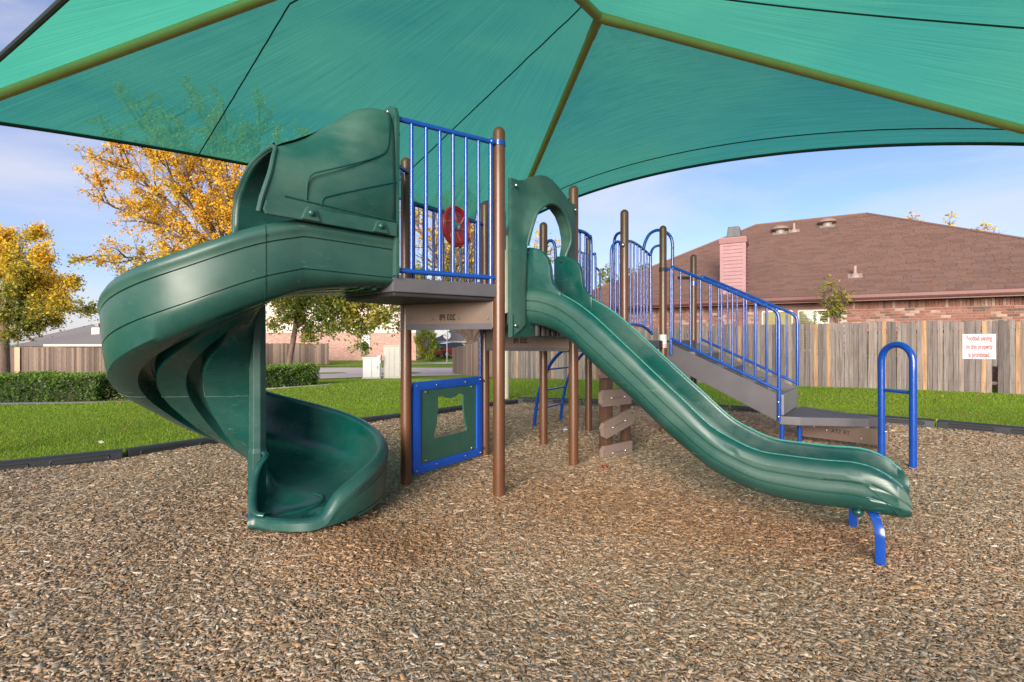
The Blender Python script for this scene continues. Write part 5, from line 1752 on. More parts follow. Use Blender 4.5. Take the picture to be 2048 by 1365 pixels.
for sx in (-1, 1):
    for sy in (-1, 1):
        MB().box(cc_ + HW * (sx * (cw / 2 - .03)) + HN * (sy * (cw / 2 - .03)) + V(0, 0, 3.2), (.10, .10, 2.19), wang).build('corner_trim', M_PINK, chm, smooth=0)
MB().box(cc_ + V(0, 0, ch_t - .02), (cw + .10, cw + .10, .16), wang).build('crown', M_PINKTRIM, chm, smooth=0, bevel=.012)
MB().box(cc_ + V(0, 0, ch_t + .075), (cw + .02, cw + .02, .03), wang).build('crown_top', M_PINK, chm, smooth=0)
sh_ = [Vector((a * .20, b * .20, 0)) for a, b in ((-1, -1), (1, -1), (1, 1), (-1, 1))]
Mw = Matrix.Rotation(wang, 3, 'Z')
MB().add([cc_ + Mw @ (p * 1.05) + V(0, 0, ch_t + .13) for p in sh_] + [cc_ + Mw @ (p * .82) + V(0, 0, ch_t + .46) for p in sh_], [(0, 1, 5, 4), (1, 2, 6, 5), (2, 3, 7, 6), (3, 0, 4, 7), (4, 5, 6, 7), (3, 2, 1, 0)]).build('flue_shroud', M_METALCAP, chm, smooth=0, bevel=.012)
MB().box(cc_ + V(0, 0, ch_t + .11), (.34, .34, .06), wang).build('shroud_base', M_METALCAP, chm, smooth=0)
# roof vents near the ridge and two pipes
def on_roof(px, py):
    """where the sight line meets the front slope"""
    for k in range(4000):
        Y = 13 + k * .003
        p = at(px, py, Y)
        if p.z <= roof_z(p) and (p - FENCE_P).dot(HN) > 1.55: return p
    return p
for px, py in ((1560, 466), (1654, 452)):
    q = on_roof(px, py)
    vt = empty('roof_vent', (0, 0, 0), 0, HB)
    MB().lathe(q, [(.16, -.05), (.16, .13)], 18).build('collar', M_VENTLT, vt)
    MB().lathe(q, [(.26, .10), (.32, .12), (.32, .15), (.25, .22), (.14, .27), (.01, .29)], 20).build('dome', M_VENT, vt, smooth=60)
    MB().prism([(-.24, -.24), (.24, -.24), (.24, .2), (-.24, .2)], q + sn * .02, HW, sv, .01).build('base_flashing', M_VENTLT, vt, smooth=0)
for px, py in ((1588, 463), (1710, 553)):
    q = on_roof(px, py)
    vt = empty('vent_pipe', (0, 0, 0), 0, HB)
    MB().tube([q + V(0, 0, -.1), q + V(0, 0, .30)], .045, 12).build('pipe', M_PIPE, vt)
    MB().lathe(q, [(.15, -.09), (.13, .0), (.06, .09), (.05, .10)], 14).build('boot', M_PIPE, vt)
    MB().prism([(-.18, -.16), (.18, -.16), (.18, .16), (-.18, .16)], q + sn * .015, HW, sv, .008).build('flashing', M_PIPE, vt, smooth=0)
# ------------------------------------------------------------------ trees
def leaf_mesh(name, pts, size, pal, parent, seed=0, jitter=.0):
    r = np.random.default_rng(seed)
    pts = np.asarray(pts, float)
    n = len(pts)
    a = r.normal(0, 1, (n, 3)); a /= np.linalg.norm(a, axis=1)[:, None]
    b = r.normal(0, 1, (n, 3)); b -= a * (a * b).sum(1)[:, None]; b /= np.linalg.norm(b, axis=1)[:, None]
    s = (size * r.uniform(.6, 1.25, n))[:, None]
    v = np.stack([pts - a * s, pts - b * s * .55, pts + a * s, pts + b * s * .55], 1).reshape(-1, 3)
    f = (np.arange(n) * 4)[:, None] + np.arange(4)[None]
    cols = pal(pts, r)
    return np_mesh(name, v, f, M_LEAF, parent, np.repeat(cols, 4, 0))

def tree(name, base, fork, limbs, label, pal, leaf, nleaf, seed, trunk_r=.2, spread=.18, group=None, twig=1.0, stems=None, dens=1.0):
    rr = random.Random(seed)
    base = Vector(base); fork = Vector(fork)
    root = empty(name, base)
    tag(root, label, 'tree', group)
    wood = MB()
    wood.tube([base + V(0, 0, -.3), base + V(0, 0, .05), base.lerp(fork, .5) + V(rr.uniform(-.05, .05), 0, 0), fork + V(0, 0, .1)], .1, 10, rad=[trunk_r * 1.35, trunk_r * 1.1, trunk_r * .92, trunk_r * .8])
    leaves = []
    def rand_dir():
        v = Vector((rr.gauss(0, 1), rr.gauss(0, 1), rr.gauss(0, 1))); return v.normalized()
    for e, lr in limbs:
        e = Vector(e)
        L = (e - fork).length
        midp = fork.lerp(e, .5) + V(rr.uniform(-.1, .1) * L, rr.uniform(-.1, .1) * L, .10 * L)
        cur = []
        for k in range(13):
            t = k / 12
            p = fork * (1 - t) ** 2 + midp * (2 * t * (1 - t)) + e * t * t
            cur.append(p + rand_dir() * .012 * L * (0 if k == 0 else 1))
        r0 = trunk_r * .5 * lr
        wood.tube(cur, .1, 6, rad=[max(.012, r0 * (1 - .88 * k / 12)) for k in range(13)])
        ns = max(5, int(L / .38))
        for q in range(ns):
            t = .25 + .75 * q / (ns - 1)
            i = min(int(t * 12), 11)
            p = cur[i].lerp(cur[i + 1], t * 12 - i)
            d0 = (cur[i + 1] - cur[i]).normalized()
            d = (d0 * .8 + rand_dir() * .8 + V(0, 0, .18)).normalized()
            bl = L * rr.uniform(.14, .30) * (1.25 - .6 * t) * twig
            pts = [p]
            for k in range(5):
                d = (d + rand_dir() * .22 + V(0, 0, .03)).normalized()
                pts.append(pts[-1] + d * bl / 5)
            wood.tube(pts, .1, 4, rad=[r0 * .28 * (1 - .8 * k / 5) + .004 for k in range(6)], cap=False)
            for k in range(1, 6):
                for _ in range(2):
                    d2 = ((pts[k] - pts[k - 1]).normalized() * .6 + rand_dir()).normalized()
                    tl = rr.uniform(.25, .55) * twig
                    e2 = pts[k] + d2 * tl
                    wood.tube([pts[k], pts[k] + d2 * tl * .5 + rand_dir() * .03, e2], .1, 3, rad=[.007, .005, .003], cap=False)
                    leaves.append((pts[k] + d2 * tl * .6, e2))
    wood.build('trunk', M_BARK, root, smooth=50)
    r = np.random.default_rng(seed)
    L0 = np.array([tuple(a) for a, b in leaves]); L1 = np.array([tuple(b) for a, b in leaves])
    # some twigs carry many leaves, some hardly any
    w = r.gamma(.9, 1.0, len(leaves)); w /= w.sum()
    k = r.choice(len(leaves), nleaf, p=w)
    t = r.uniform(-.5, 1.05, nleaf)[:, None]
    P = L0[k] * (1 - t) + L1[k] * t + r.normal(0, spread, (nleaf, 3)) * r.uniform(.25, 1, nleaf)[:, None]
    leaf_mesh('crown', P, leaf, pal, root, seed + 1)
    return root

def pal_autumn_sunlit(zlo, zhi, green=.25):  # autumn leaf colours, with low golden sunlight painted into the upper leaves
    def f(p, r):
        n = len(p)
        t = np.clip((p[:, 2] - zlo) / (zhi - zlo), 0, 1) + .35 * np.sin(p[:, 0] * 1.7 + 1) * np.sin(p[:, 1] * 1.9) + r.normal(0, .22, n)
        t = np.clip(t, 0, 1)[:, None]
        g = np.array([.17, .21, .032]); y = np.array([.82, .60, .055]); o = np.array([.86, .50, .040])
        c = np.where(t < .5, g + (y - g) * t * 2, y + (o - y) * (t - .5) * 2)
        br = (r.uniform(0, 1, n) < .10)[:, None]
        c = np.where(br, np.array([.33, .17, .045]), c)
        return c * r.uniform(.75, 1.2, (n, 1))
    return f
def pal_green(yel=.3):
    def f(p, r):
        n = len(p)
        t = np.clip(r.normal(yel, .28, n) + .3 * np.sin(p[:, 0] * 1.3) * np.sin(p[:, 2] * 1.7 + .5), 0, 1)[:, None]
        c = np.array([.12, .21, .035]) * (1 - t) + np.array([.44, .35, .055]) * t
        return c * r.uniform(.7, 1.2, (n, 1))
    return f

T1 = 17.0
tree('autumn_tree', (-9.15, T1, -.15), at(478, 560, T1), [
    (at(187, 512, T1 - .4), .7), (at(205, 405, T1), .8), (at(215, 300, T1 + .3), .8), (at(270, 245, T1 + .6), .8), (at(335, 238, T1 - .3), 1), (at(400, 225, T1 + 1.2), .9), (at(450, 250, T1 - .8), 1),
    (at(520, 240, T1 + .6), 1), (at(600, 300, T1 + .2), .9), (at(330, 330, T1 - 1.6), .8), (at(410, 330, T1 + 2.0), .8), (at(480, 360, T1 - 1.8), .8), (at(280, 420, T1 + 1.2), .8), (at(255, 545, T1 + .7), .5), (at(560, 400, T1 + 1), .8)],
    'tall oak with thin orange autumn leaves rising behind the spiral slide into the green canopy', pal_autumn_sunlit(2.2, 5.0), .044, 54000, 21, .26, .10)
tree('oak_tree', (-9.9, 22, -.38), at(600, 600, 22), [
    (at(560, 650, 21.5), .8), (at(610, 672, 22), .7), (at(640, 610, 20.8), .8), (at(700, 640, 21.5), .8), (at(720, 680, 22), .6), (at(750, 630, 21), .7), (at(790, 640, 22.5), .7), (at(560, 600, 22), .7), (at(680, 590, 23), .8), (at(760, 590, 22), .8), (at(650, 540, 22), 1), (at(820, 560, 22), .8)],
    'green and gold oak crown hanging over the street below the upper deck', pal_green(.35), .085, 17000, 33, .12, .22)
tree('autumn_tree', (-24.9, 24.5, -.6), at(10, 600, 24.5), [
    (at(60, 470, 24.5), .8), (at(95, 520, 24), .7), (at(135, 570, 24.5), .8), (at(140, 625, 24), .7), (at(110, 655, 25), .6), (at(60, 660, 24), .7), (at(20, 480, 25), .9), (at(-50, 500, 24), 1), (at(-90, 580, 24), 1), (at(-60, 650, 25), .8), (at(40, 560, 23), .8), (at(80, 600, 25.5), .8), (at(15, 660, 23.5), .7), (at(100, 560, 25), .7)],
    'round headed tree at the left edge, sunlit gold above, green below, over the board fence', pal_autumn_sunlit(2.4, 8.4), .066, 42000, 45, .22, .20)
tree('oak_tree', (-2.5, 30.2, -.9), at(945, 684, 30.2), [
    (at(893, 650, 30.3), .8), (at(840, 590, 30.0), .8), (at(860, 520, 30.4), .8), (at(832, 440, 30.0), .7), (at(870, 410, 30.0), .8), (at(905, 395, 29.6), .9), (at(950, 400, 30.6), .9), (at(985, 430, 30.0), .8), (at(1010, 520, 30.0), .7), (at(930, 480, 31.4), .8), (at(905, 560, 29.0), .6), (at(960, 590, 30.0), .6), (at(1000, 600, 30.4), .5), (at(1065, 520, 30.5), .7), (at(1095, 505, 30.0), .6), (at(1080, 560, 30.2), .6)],
    'large forked oak with thin yellow green leaves behind the railings and the wooden fence', pal_autumn_sunlit(2.5, 10, .4), 0.09, 12000, 57, .46, .26, twig=1.3)
def sprig_tree(name, base, top, tips, label, seed, leaf, nleaf, pal, trunk_r=.1, spread=.10):
    return tree(name, base, top, tips, label, pal, leaf, nleaf, seed, trunk_r, spread, twig=.7)
sprig_tree('sapling_tree', (19.2, 24.0, -.5), at(1900, 520, 24), [(at(1825, 440, 24), .4), (at(1850, 455, 24), .4), (at(1900, 440, 24), .4), (at(1965, 460, 24), .4), (at(1995, 468, 24), .4), (at(1940, 478, 24), .4)],
    'thin bare topped tree showing a few leaves above the right hip of the brown roof', 61, .085, 340, pal_autumn_sunlit(3, 8))
sprig_tree('small_tree', (5.0, 25.0, -.5), at(1215, 600, 25), [(at(1205, 555, 25), .4), (at(1215, 545, 25), .4), (at(1222, 560, 25), .4), (at(1295, 540, 26), .3), (at(1285, 545, 26), .3)],
    'small yellow green tree peeping over the low left end of the brown roof', 63, .08, 900, pal_green(.4))
# climbing shrub against the downspout
vb = wallpt(.95, 0, -1.75); vb.z = float(tz(vb.x, vb.y))
tree('climbing_shrub', vb, at(1672, 640, vb.y), [(at(1657, 560, vb.y), .3), (at(1690, 592, vb.y), .4), (at(1668, 600, vb.y), .4), (at(1680, 628, vb.y), .4), (at(1665, 618, vb.y), .3), (at(1640, 588, vb.y), .2)],
     'sprawling green and yellow shrub rising over the fence beside the window', pal_green(.38), .040, 900, 71, .035, .05, twig=.45)
bpy.data.objects['climbing_shrub']['category'] = 'shrub'
# dark shrub across the street
def bush(name, c, rad, label, pal, n, leaf, seed, stems=6, cat='shrub', hollow=.55):
    r = np.random.default_rng(seed)
    root = empty(name, (c[0], c[1], c[2] - rad[2])); tag(root, label, cat)
    d = r.normal(0, 1, (n, 3)); d /= np.linalg.norm(d, axis=1)[:, None]
    lump = 1 + .22 * np.sin(d[:, 0] * 5 + seed) * np.sin(d[:, 2] * 6) + .12 * np.sin(d[:, 1] * 9)
    p = d * (r.uniform(hollow, 1, n) ** .6 * lump)[:, None] * np.array(rad) + np.array(c)
    leaf_mesh('foliage', p, leaf, pal, root, seed)
    mb = MB()
    for k in range(stems):
        a = 2 * math.pi * k / stems
        mb.tube([(c[0], c[1], c[2] - rad[2] - .05), (c[0] + .3 * rad[0] * math.cos(a), c[1] + .3 * rad[1] * math.sin(a), c[2] - .2 * rad[2]), (c[0] + .7 * rad[0] * math.cos(a), c[1] + .7 * rad[1] * math.sin(a), c[2] + .5 * rad[2])], .02 * rad[2] + .006, 5)
    mb.build('stem', M_BARK, root)
    return root
bc = at(853, 688, 45)
bush('street_shrub', (bc.x, 45, bc.z), (1.0, .9, 1.42), 'tall dark green shrub beside the corner of the two storey brick house', pal_green(.25), 3200, .10, 81)

# ------------------------------------------------------------------ hedges
def hedge(name, a, b, depth, h, label, seed, zb=0.0, dens=2300, leaf=.027, pal=None, sparse=0.0):
    r = np.random.default_rng(seed)
    a, b = V(a[0], a[1], zb), V(b[0], b[1], zb)
    u = (b - a); L = u.length; u.normalize(); n = V(-u.y, u.x, 0)
    root = empty(name, (a + b) / 2); tag(root, label, 'hedge')
    def skin(k, face):
        s = r.uniform(0, 1, k); q = r.uniform(0, 1, k)
        if face == 'front': x, y, z = s * L, np.zeros(k), q * h
        elif face == 'top': x, y, z = s * L, q * depth, np.full(k, h)
        elif face == 'end': x, y, z = np.full(k, L), q * depth, s * h
        else: x, y, z = np.zeros(k), q * depth, s * h
        return np.stack([x, y, z], -1)
    P = np.concatenate([skin(int(L * h * dens), 'front'), skin(int(L * depth * dens * .8), 'top'), skin(int(depth * h * dens), 'end'), skin(int(depth * h * dens * .5), 'start')])
    bumpv = .035 * np.sin(P[:, 0] * 9 + 3 * np.sin(P[:, 2] * 7)) + .03 * np.sin(P[:, 2] * 17 + P[:, 0] * 5)
    P += r.normal(0, .022, P.shape); P[:, 1] += bumpv; P[:, 2] = np.maximum(P[:, 2] + bumpv * .4, .02)
    if sparse:
        P = P[(np.sin(P[:, 0] * 11 + seed) * np.sin(P[:, 2] * 13 + 1) + r.normal(0, .5, len(P))) > sparse]
    base = np.array(a)
    W = base + P[:, :1] * np.array(u) + P[:, 1:2] * np.array(n) + np.stack([0 * P[:, 0], 0 * P[:, 0], P[:, 2]], -1)
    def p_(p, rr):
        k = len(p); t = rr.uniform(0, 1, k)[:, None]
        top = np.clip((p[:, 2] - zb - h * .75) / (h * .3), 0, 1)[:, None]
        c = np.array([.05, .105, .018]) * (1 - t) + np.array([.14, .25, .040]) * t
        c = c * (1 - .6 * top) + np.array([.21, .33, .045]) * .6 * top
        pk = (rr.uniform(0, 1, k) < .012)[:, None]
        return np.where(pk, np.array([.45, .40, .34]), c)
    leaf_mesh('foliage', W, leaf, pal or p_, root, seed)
    if not sparse:
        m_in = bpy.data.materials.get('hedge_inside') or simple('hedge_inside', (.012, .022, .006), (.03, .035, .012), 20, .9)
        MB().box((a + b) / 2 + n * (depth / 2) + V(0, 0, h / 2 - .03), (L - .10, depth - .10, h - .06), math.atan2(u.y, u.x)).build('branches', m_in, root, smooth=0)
    return root
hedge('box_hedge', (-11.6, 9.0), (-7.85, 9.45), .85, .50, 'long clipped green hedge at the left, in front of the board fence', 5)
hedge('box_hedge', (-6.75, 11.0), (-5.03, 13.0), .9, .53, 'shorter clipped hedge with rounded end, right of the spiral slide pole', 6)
def pal_pink(p, r):
    n = len(p); t = r.uniform(0, 1, n)[:, None]
    c = np.array([.05, .10, .02]) * (1 - t) + np.array([.14, .19, .05]) * t
    pk = (r.uniform(0, 1, n) < .25)[:, None]
    return np.where(pk, np.array([.40, .27, .21]), c)
bush('straggly_shrub', (-7.35, 9.75, .27), (.55, .35, .34), 'straggly half bare shrub at the end of the left hedge, beside the spiral slide', pal_pink, 1500, .022, 91, 14, hollow=.2)
MB().tube(smooth_curve([(-11.8, 8.88, .01), (-8, 9.33, .01), (-6.8, 9.7, .01)], 6), .035, 6).build('bed_edging', M_MORTAR if False else M_GREY)
tag(bpy.data.objects['bed_edging'], 'low grey edging strip along the foot of the left hedge', 'edging')
MB().tube(smooth_curve([(-6.9, 10.75, .01), (-5.6, 12.2, .0), (-4.9, 13.1, -.01), (-4.95, 13.6, -.02)], 6), .05, 6).build('bed_edging', M_CONCRETE)
tag(bpy.data.objects['bed_edging.001'], 'curved pale stone edging at the foot of the shorter hedge', 'edging')

# ------------------------------------------------------------------ utility cabinets
def cab(name, px0, px1, ptop, pbot, Y, depth, mat, label, seams=0, rz=0.15):
    a, b = at(px0, pbot, Y), at(px1, pbot, Y)
    w = (b.x - a.x); h = (pbot - ptop) * Y / 1000
    c = V((a.x + b.x) / 2, Y + depth / 2, a.z)
    root = empty(name, c); tag(root, label, 'utility cabinet')
    MB().box(c + V(0, 0, h / 2 + .03), (w, depth, h - .06), rz).build('body', mat, root, smooth=0, bevel=.012)
    MB().box(c + V(0, 0, h - .01), (w + .05, depth + .05, .04), rz).build('lid', mat, root, smooth=0, bevel=.01)
    MB().box(c + V(0, 0, .0), (w + .06, depth + .06, .12), rz).build('plinth', M_CONCRETE, root, smooth=0, bevel=.01)
    for k in range(seams):
        x = -w / 2 + w * (k + 1) / (seams + 1)
        MB().box(c + Matrix.Rotation(rz, 3, 'Z') @ V(x, -depth / 2 - .004, h / 2), (.016, .012, h * .86), rz).build('door_seam', M_GALV, root, smooth=0)
    MB().box(c + Matrix.Rotation(rz, 3, 'Z') @ V(w * .35, -depth / 2 - .012, h * .55), (.03, .025, .10), rz).build('handle', M_GALV, root, smooth=0)
    return root
cab('utility_cabinet', 724, 757, 715, 759, 16.9, .5, M_CABWHITE, 'short white utility cabinet on the lawn by the street', 1)
cab('utility_cabinet', 765, 806, 691, 758, 17.2, .6, M_CABINET, 'tall beige utility cabinet beside the brown post', 3)
c = at(759, 758, 17.0)
mp = empty('meter_pedestal', c); tag(mp, 'grey electric meter box on two thin pipes between the utility cabinets', 'meter box')
MB().box(c + V(0, 0, .66), (.13, .12, .30)).build('meter_box', M_GALV, mp, smooth=0, bevel=.01)
MB().tube([c + V(0, -.07, .70), c + V(0, -.10, .70)], .05, 14).build('meter_dial', M_BLINDW, mp)
for dx in (-.03, .05):
    MB().tube([c + V(dx, 0, -.05), c + V(dx, 0, .52)], .016, 8).build('conduit', M_GALV, mp)

# ------------------------------------------------------------------ far houses
def hip(mb, x0, y0, x1, y1, ze, zr, over=.4, rz=None):
    x0 -= over; y0 -= over; x1 += over; y1 += over
    w, d = x1 - x0, y1 - y0
    if w >= d: r = [V(x0 + d / 2, (y0 + y1) / 2, zr), V(x1 - d / 2, (y0 + y1) / 2, zr)]; fs = [(0, 1, 5, 4), (1, 2, 5), (2, 3, 4, 5), (3, 0, 4)]
    else: r = [V((x0 + x1) / 2, y0 + w / 2, zr), V((x0 + x1) / 2, y1 - w / 2, zr)]; fs = [(0, 1, 4), (1, 2, 5, 4), (2, 3, 5), (3, 0, 4, 5)]
    c = [V(x0, y0, ze), V(x1, y0, ze), V(x1, y1, ze), V(x0, y1, ze)]
    return mb.add(c + r, fs)
def block(x0, y0, x1, y1, z0, z1): return MB().box(((x0 + x1) / 2, (y0 + y1) / 2, (z0 + z1) / 2), (x1 - x0, y1 - y0, z1 - z0))
def brick_wall_mat():
    m, nt, b = new_mat('distant_brickwork')
    tc = nt.nodes.new('ShaderNodeTexCoord'); mp = nt.nodes.new('ShaderNodeMapping')
    mp.inputs['Rotation'].default_value = (R(90), 0, 0)
    nt.links.new(tc.outputs['Object'], mp.inputs['Vector'])
    bt = nt.nodes.new('ShaderNodeTexBrick')
    bt.inputs['Scale'].default_value = 1.0
    bt.inputs['Brick Width'].default_value = .21; bt.inputs['Row Height'].default_value = .072; bt.inputs['Mortar Size'].default_value = .006
    bt.inputs['Color1'].default_value = (.34, .155, .12, 1); bt.inputs['Color2'].default_value = (.46, .27, .22, 1); bt.inputs['Mortar'].default_value = (.50, .42, .36, 1)
    nt.links.new(mp.outputs['Vector'], bt.inputs['Vector'])
    nt.links.new(bt.outputs['Color'], b.inputs['Base Color']); b.inputs['Roughness'].default_value = .9
    return m
M_DBRICK = brick_wall_mat()
def siding_lines(root, x0, x1, y, z0, z1, step=.22):
    mb = MB()
    z = z0
    while z < z1:
        mb.add([(x0, y - .022, z), (x1, y - .022, z), (x1, y - .004, z + step), (x0, y - .004, z + step), (x0, y, z), (x1, y, z)], [(0, 1, 2, 3), (5, 1, 0, 4)])
        z += step
    tag(mb.build('lap_siding', M_SIDING, root, smooth=0), kind='stuff')
def win(root, cx, y, z0, z1, w):
    f = empty('window', (0, 0, 0), 0, root)
    fr = MB()
    for z in (z0, z1, (z0 + z1) / 2): fr.box((cx, y - .05, z), (w + .08, .08, .07))
    for s in (-1, 1): fr.box((cx + s * w / 2, y - .05, (z0 + z1) / 2), (.07, .082, z1 - z0))
    fr.build('frame', M_FRAME, f, smooth=0)
    MB().box((cx, y - .02, (z0 + z1) / 2), (w, .02, z1 - z0)).build('pane', M_BLINDW, f, smooth=0)
    MB().box((cx, y - .04, z0 + (z1 - z0) * .25), (w - .07, .012, (z1 - z0) * .42)).build('lower_pane', M_DARKGLASS, f, smooth=0)
# two storey house across the street
H2 = empty('brick_house', (-15, 50, -.5)); tag(H2, 'two storey house across the street, brick below and cream siding above', 'house')
hx1 = at(832, 700, 46.5).x; hx0 = -30
block(hx0, 46.5, hx1, 58, -1.0, 2.0).build('brick_storey', M_DBRICK, H2, smooth=0)
block(hx0 + .02, 46.55, hx1 - .02, 57.9, 2.0, 5.3).build('upper_storey', M_SIDING, H2, smooth=0)
siding_lines(H2, hx0, hx1, 46.54, 2.02, 5.2)
MB().box(((hx0 + hx1) / 2, 46.47, 2.0), (hx1 - hx0, .10, .14)).build('band_course', M_SIDING, H2, smooth=0)
hip(MB(), hx0, 46.5, hx1, 58, 5.3, 8.6).build('roof', M_GREYSHINGLE_I, H2, smooth=0)
wx = at(732.5, 685, 46.5).x
win(H2, wx, 46.5, .34, 1.84, .62)
# garage house further right
H3 = empty('garage_house', (-8, 66, -.5)); tag(H3, 'far single storey house with grey roof and cream garage door behind the red car', 'house')
gx0, gx1 = at(869, 690, 62).x, at(960, 690, 62).x
block(gx0, 62, gx1, 72, -1, 1.05).build('wall', M_DBRICK, H3, smooth=0)
hip(MB(), gx0, 62, gx1, 72, 1.1, 3.3).build('roof', M_GREYSHINGLE_I, H3, smooth=0)
block(gx0 - .5, 61.5, gx1 + .5, 61.56, .98, 1.16).build('fascia', M_FRAME, H3, smooth=0)
dx0, dx1 = at(897, 690, 62).x, at(930, 690, 62).x
gd = block(dx0, 61.9, dx1, 61.98, -.6, .85).build('garage_door', M_FRAME, H3, smooth=0)
for k in range(4):
    block(dx0 + .03, 61.87, dx1 - .03, 61.90, -.55 + k * .35, -.24 + k * .35).build('door_panel', M_FRAME, gd, smooth=0, bevel=.02)
hip(MB(), gx0 - 2, 74, gx1 + 5, 86, 1.4, 3.9).build('rear_roof', M_GREYSHINGLE_I, H3, smooth=0)
# grey roofed houses behind the left fence
H4 = empty('grey_house', (-42, 50, -1.2)); tag(H4, 'low house with grey shingle roof and pale chimney behind the left board fence', 'house')
lx0, lx1 = at(30, 690, 46).x, at(300, 690, 46).x
block(lx0, 46, lx1, 56, -1.8, .72).build('wall', M_DBRICK, H4, smooth=0)
hip(MB(), lx0, 46, lx1, 56, .70, 2.55, .5).build('roof', M_GREYSHINGLE_I, H4, smooth=0)
MB().add([at(88, 691, 44.5), at(300, 691, 44.5), at(260, 660, 48), at(140, 668, 48)], [(0, 1, 2, 3)]).build('porch_roof', M_GREYSHINGLE_I, H4, smooth=0)
block(at(88, 690, 44.4).x, 44.35, at(300, 690, 44.4).x, 44.45, .70, .88).build('fascia', M_FRAME, H4, smooth=0)
cx_ = at(196, 660, 47.5)
ch4 = block(cx_.x - .38, 47.2, cx_.x + .38, 47.9, .8, 2.55).build('chimney', M_SIDING, H4, smooth=0, bevel=.02)
block(cx_.x - .22, 47.4, cx_.x + .12, 47.7, 2.55, 2.85).build('chimney_pot', M_PIPE, ch4, smooth=0)
block(cx_.x - .44, 47.14, cx_.x + .44, 47.96, 2.46, 2.56).build('chimney_cap', M_GREY, ch4, smooth=0)
H5 = empty('rear_house', (-50, 64, -1.2)); tag(H5, 'house behind the grey one, its roof top catching orange sunlight', 'house')
rx0, rx1 = at(60, 690, 60).x, at(260, 690, 60).x
block(rx0, 60, rx1, 68, -1.8, 1.3).build('wall', M_DBRICK, H5, smooth=0)
hip(MB(), rx0, 60, rx1, 68, 1.25, 3.3, .5).build('roof', M_GREYSHINGLE_I, H5, smooth=0)

# ------------------------------------------------------------------ red car across the street
CR = empty('parked_car', (0, 0, 0)); tag(CR, 'shiny red hatchback parked in the driveway across the street', 'car')
cc = at(908, 714.5, 50); cz = cc.z
ang_c = R(38)
def cp(x, y, z):
    return cc + Matrix.Rotation(ang_c, 3, 'Z') @ V(x, y, 0) + V(0, 0, z)
# side outline of the body, rear at the left
low = [(-2.15, .35), (-2.18, .62), (-2.10, .86), (-1.2, .93), (.9, .92), (1.9, .80), (2.12, .62), (2.15, .34)]
body_rows = []
for yv, k in ((-.88, .0), (-.90, .5), (-.86, 1), (.86, 1), (.90, .5), (.88, 0)):
    pass
def car_loft(outline_lo, outline_hi, ys, name, mat):
    rows = []
    for y, inset, zs in ys:
        rows.append([cp(x * (1 - inset * .02), y, z) for x, z in outline_lo] )
    mb = MB().grid(rows)
    n = len(outline_lo)
    mb.f += [tuple(range(n)), tuple((len(rows) - 1) * n + k for k in range(n - 1, -1, -1))]
    return mb.build(name, mat, CR, smooth=40)
bodyp = low + [(2.0, .22), (-2.0, .22)]
mbb = MB()
rows = []
for y, s in ((-.86, .97), (-.90, 1.0), (-.88, 1.0), (.88, 1.0), (.90, 1.0), (.86, .97)):
    rows.append([cp(x * s, y, z) for x, z in bodyp])
mbb.grid(rows, close=True)
nb_ = len(bodyp); mbb.f += [tuple(range(nb_)), tuple(5 * nb_ + k for k in range(nb_ - 1, -1, -1))]
mbb.build('body', M_CARRED, CR, smooth=35)
roofp = [(-1.95, .90), (-1.35, 1.32), (-.6, 1.45), (.35, 1.42), (1.15, .92)]
rows = []
for y, s, dz in ((-.80, 1, -.0), (-.66, .94, .0), (.66, .94, .0), (.80, 1, -.0)):
    rows.append([cp(x * s, y * (1 if z < .95 else .84), z) for x, z in roofp])
mg = MB().grid(rows, close=True); ng = len(roofp); mg.f += [tuple(range(ng)), tuple(3 * ng + k for k in range(ng - 1, -1, -1))]
mg.build('glasshouse', M_DARKGLASS, CR, smooth=20)
rows = []
for y in (-.60, .60):
    rows.append([cp(x, y, z + .02) for x, z in ((-1.42, 1.30), (-1.0, 1.405), (-.6, 1.455), (-.1, 1.455), (.35, 1.425), (.45, 1.37))])
MB().grid(rows).build('roof_panel', M_CARRED, CR, smooth=60)
for x in (-1.38, 1.36):
    for y in (-.84, .84):
        w = MB(); a = cp(x, y - .10, .32); b = cp(x, y + .10, .32)
        wo = w.tube([a, b], .32, 18).build('wheel', M_TYRE, CR)
        s = -1 if y < 0 else 1
        MB().tube([cp(x, y + s * .10, .32), cp(x, y + s * .115, .32)], .20, 14).build('rim', M_CHROME, wo)
for y in (-.70, .70):
    MB().box(cp(-2.13, y, .74), (.10, .36, .16), ang_c).build('tail_light', M_LAMP, CR, smooth=0, bevel=.02)
MB().box(cp(-2.17, 0, .50), (.08, 1.6, .20), ang_c).build('rear_bumper', M_CARRED, CR, smooth=0, bevel=.03)
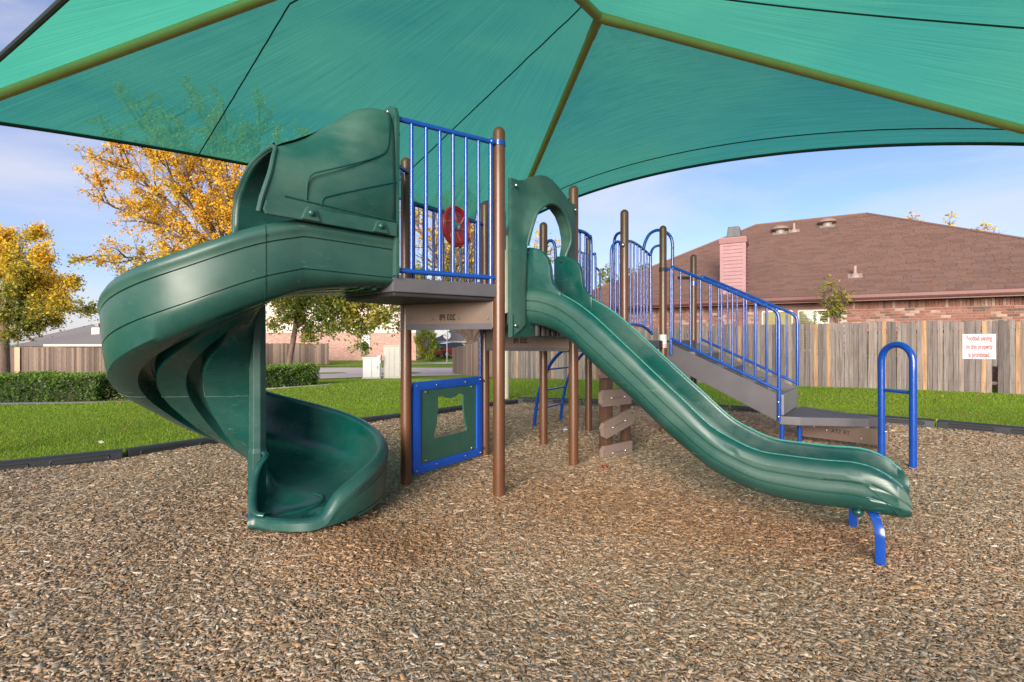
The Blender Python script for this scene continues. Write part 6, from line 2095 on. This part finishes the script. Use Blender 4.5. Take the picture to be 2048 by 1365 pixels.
MB().box(cp(-2.215, 0, .60), (.02, .50, .12), ang_c).build('number_plate', M_SIGN, CR, smooth=0)
# sign post seen from the back
sg = at(894, 723, 43.6); rs = empty('road_sign', sg); tag(rs, 'grey back of an octagonal road sign on a thin pole across the street', 'road sign')
MB().tube([sg + V(0, 0, -.1), sg + V(0, 0, 2.6)], .04, 8).build('pole', M_GALV, rs)
MB().prism([(.34 * math.cos(R(22.5 + 45 * k)), .34 * math.sin(R(22.5 + 45 * k))) for k in range(8)], sg + V(0, .06, 2.25), (1, 0, 0), (0, 0, 1), .012).build('plate', M_GALV, rs, smooth=0)

# ------------------------------------------------------------------ small litter and fallen leaves on the lawn
def fallen(n, seed):
    r = np.random.default_rng(seed)
    y = r.uniform(5.5, 15, n); x = r.uniform(-1.0, 1.0, n) * y
    k = (~in_poly(x, y, BED)) & (((x - FENCE_P.x) * FENCE_N.x + (y - FENCE_P.y) * FENCE_N.y) < -.3) & (x > -7)
    x, y = x[k], y[k]
    p = np.stack([x, y, lawn_z(x, y) + .045], -1)
    def pl(p, rr):
        c = np.array([(.40, .24, .06), (.30, .16, .06), (.55, .50, .42), (.22, .13, .06)])
        return c[rr.choice(4, len(p), p=[.4, .3, .12, .18])]
    return leaf_mesh('fallen_leaves', p, .028, pl, None, seed)
tag(fallen(360, 3), kind='stuff')
lt = gp(1214, 944); rl_ = np.array([[lt.x + a, lt.y + b, .03 + c] for a, b, c in np.random.default_rng(2).normal(0, .035, (26, 3)) * np.array([1, .7, .2])])
lo = leaf_mesh('red_leaf_pile', rl_, .018, lambda p, r: np.array([(.40, .02, .02), (.45, .05, .03), (.55, .20, .05)])[r.choice(3, len(p))], None, 5)
tag(lo, 'few red and orange leaves on the wood chips in front of the plank climber', 'leaves')
wp = gp(1131, 864)
MB().ball(wp + V(0, 0, .03), .035, 8, 6, (1, .7, .5)).build('paper_scrap', M_SIGN)
tag(bpy.data.objects['paper_scrap'], 'crumpled white paper scrap lying on the wood chips between two brown posts', 'litter')
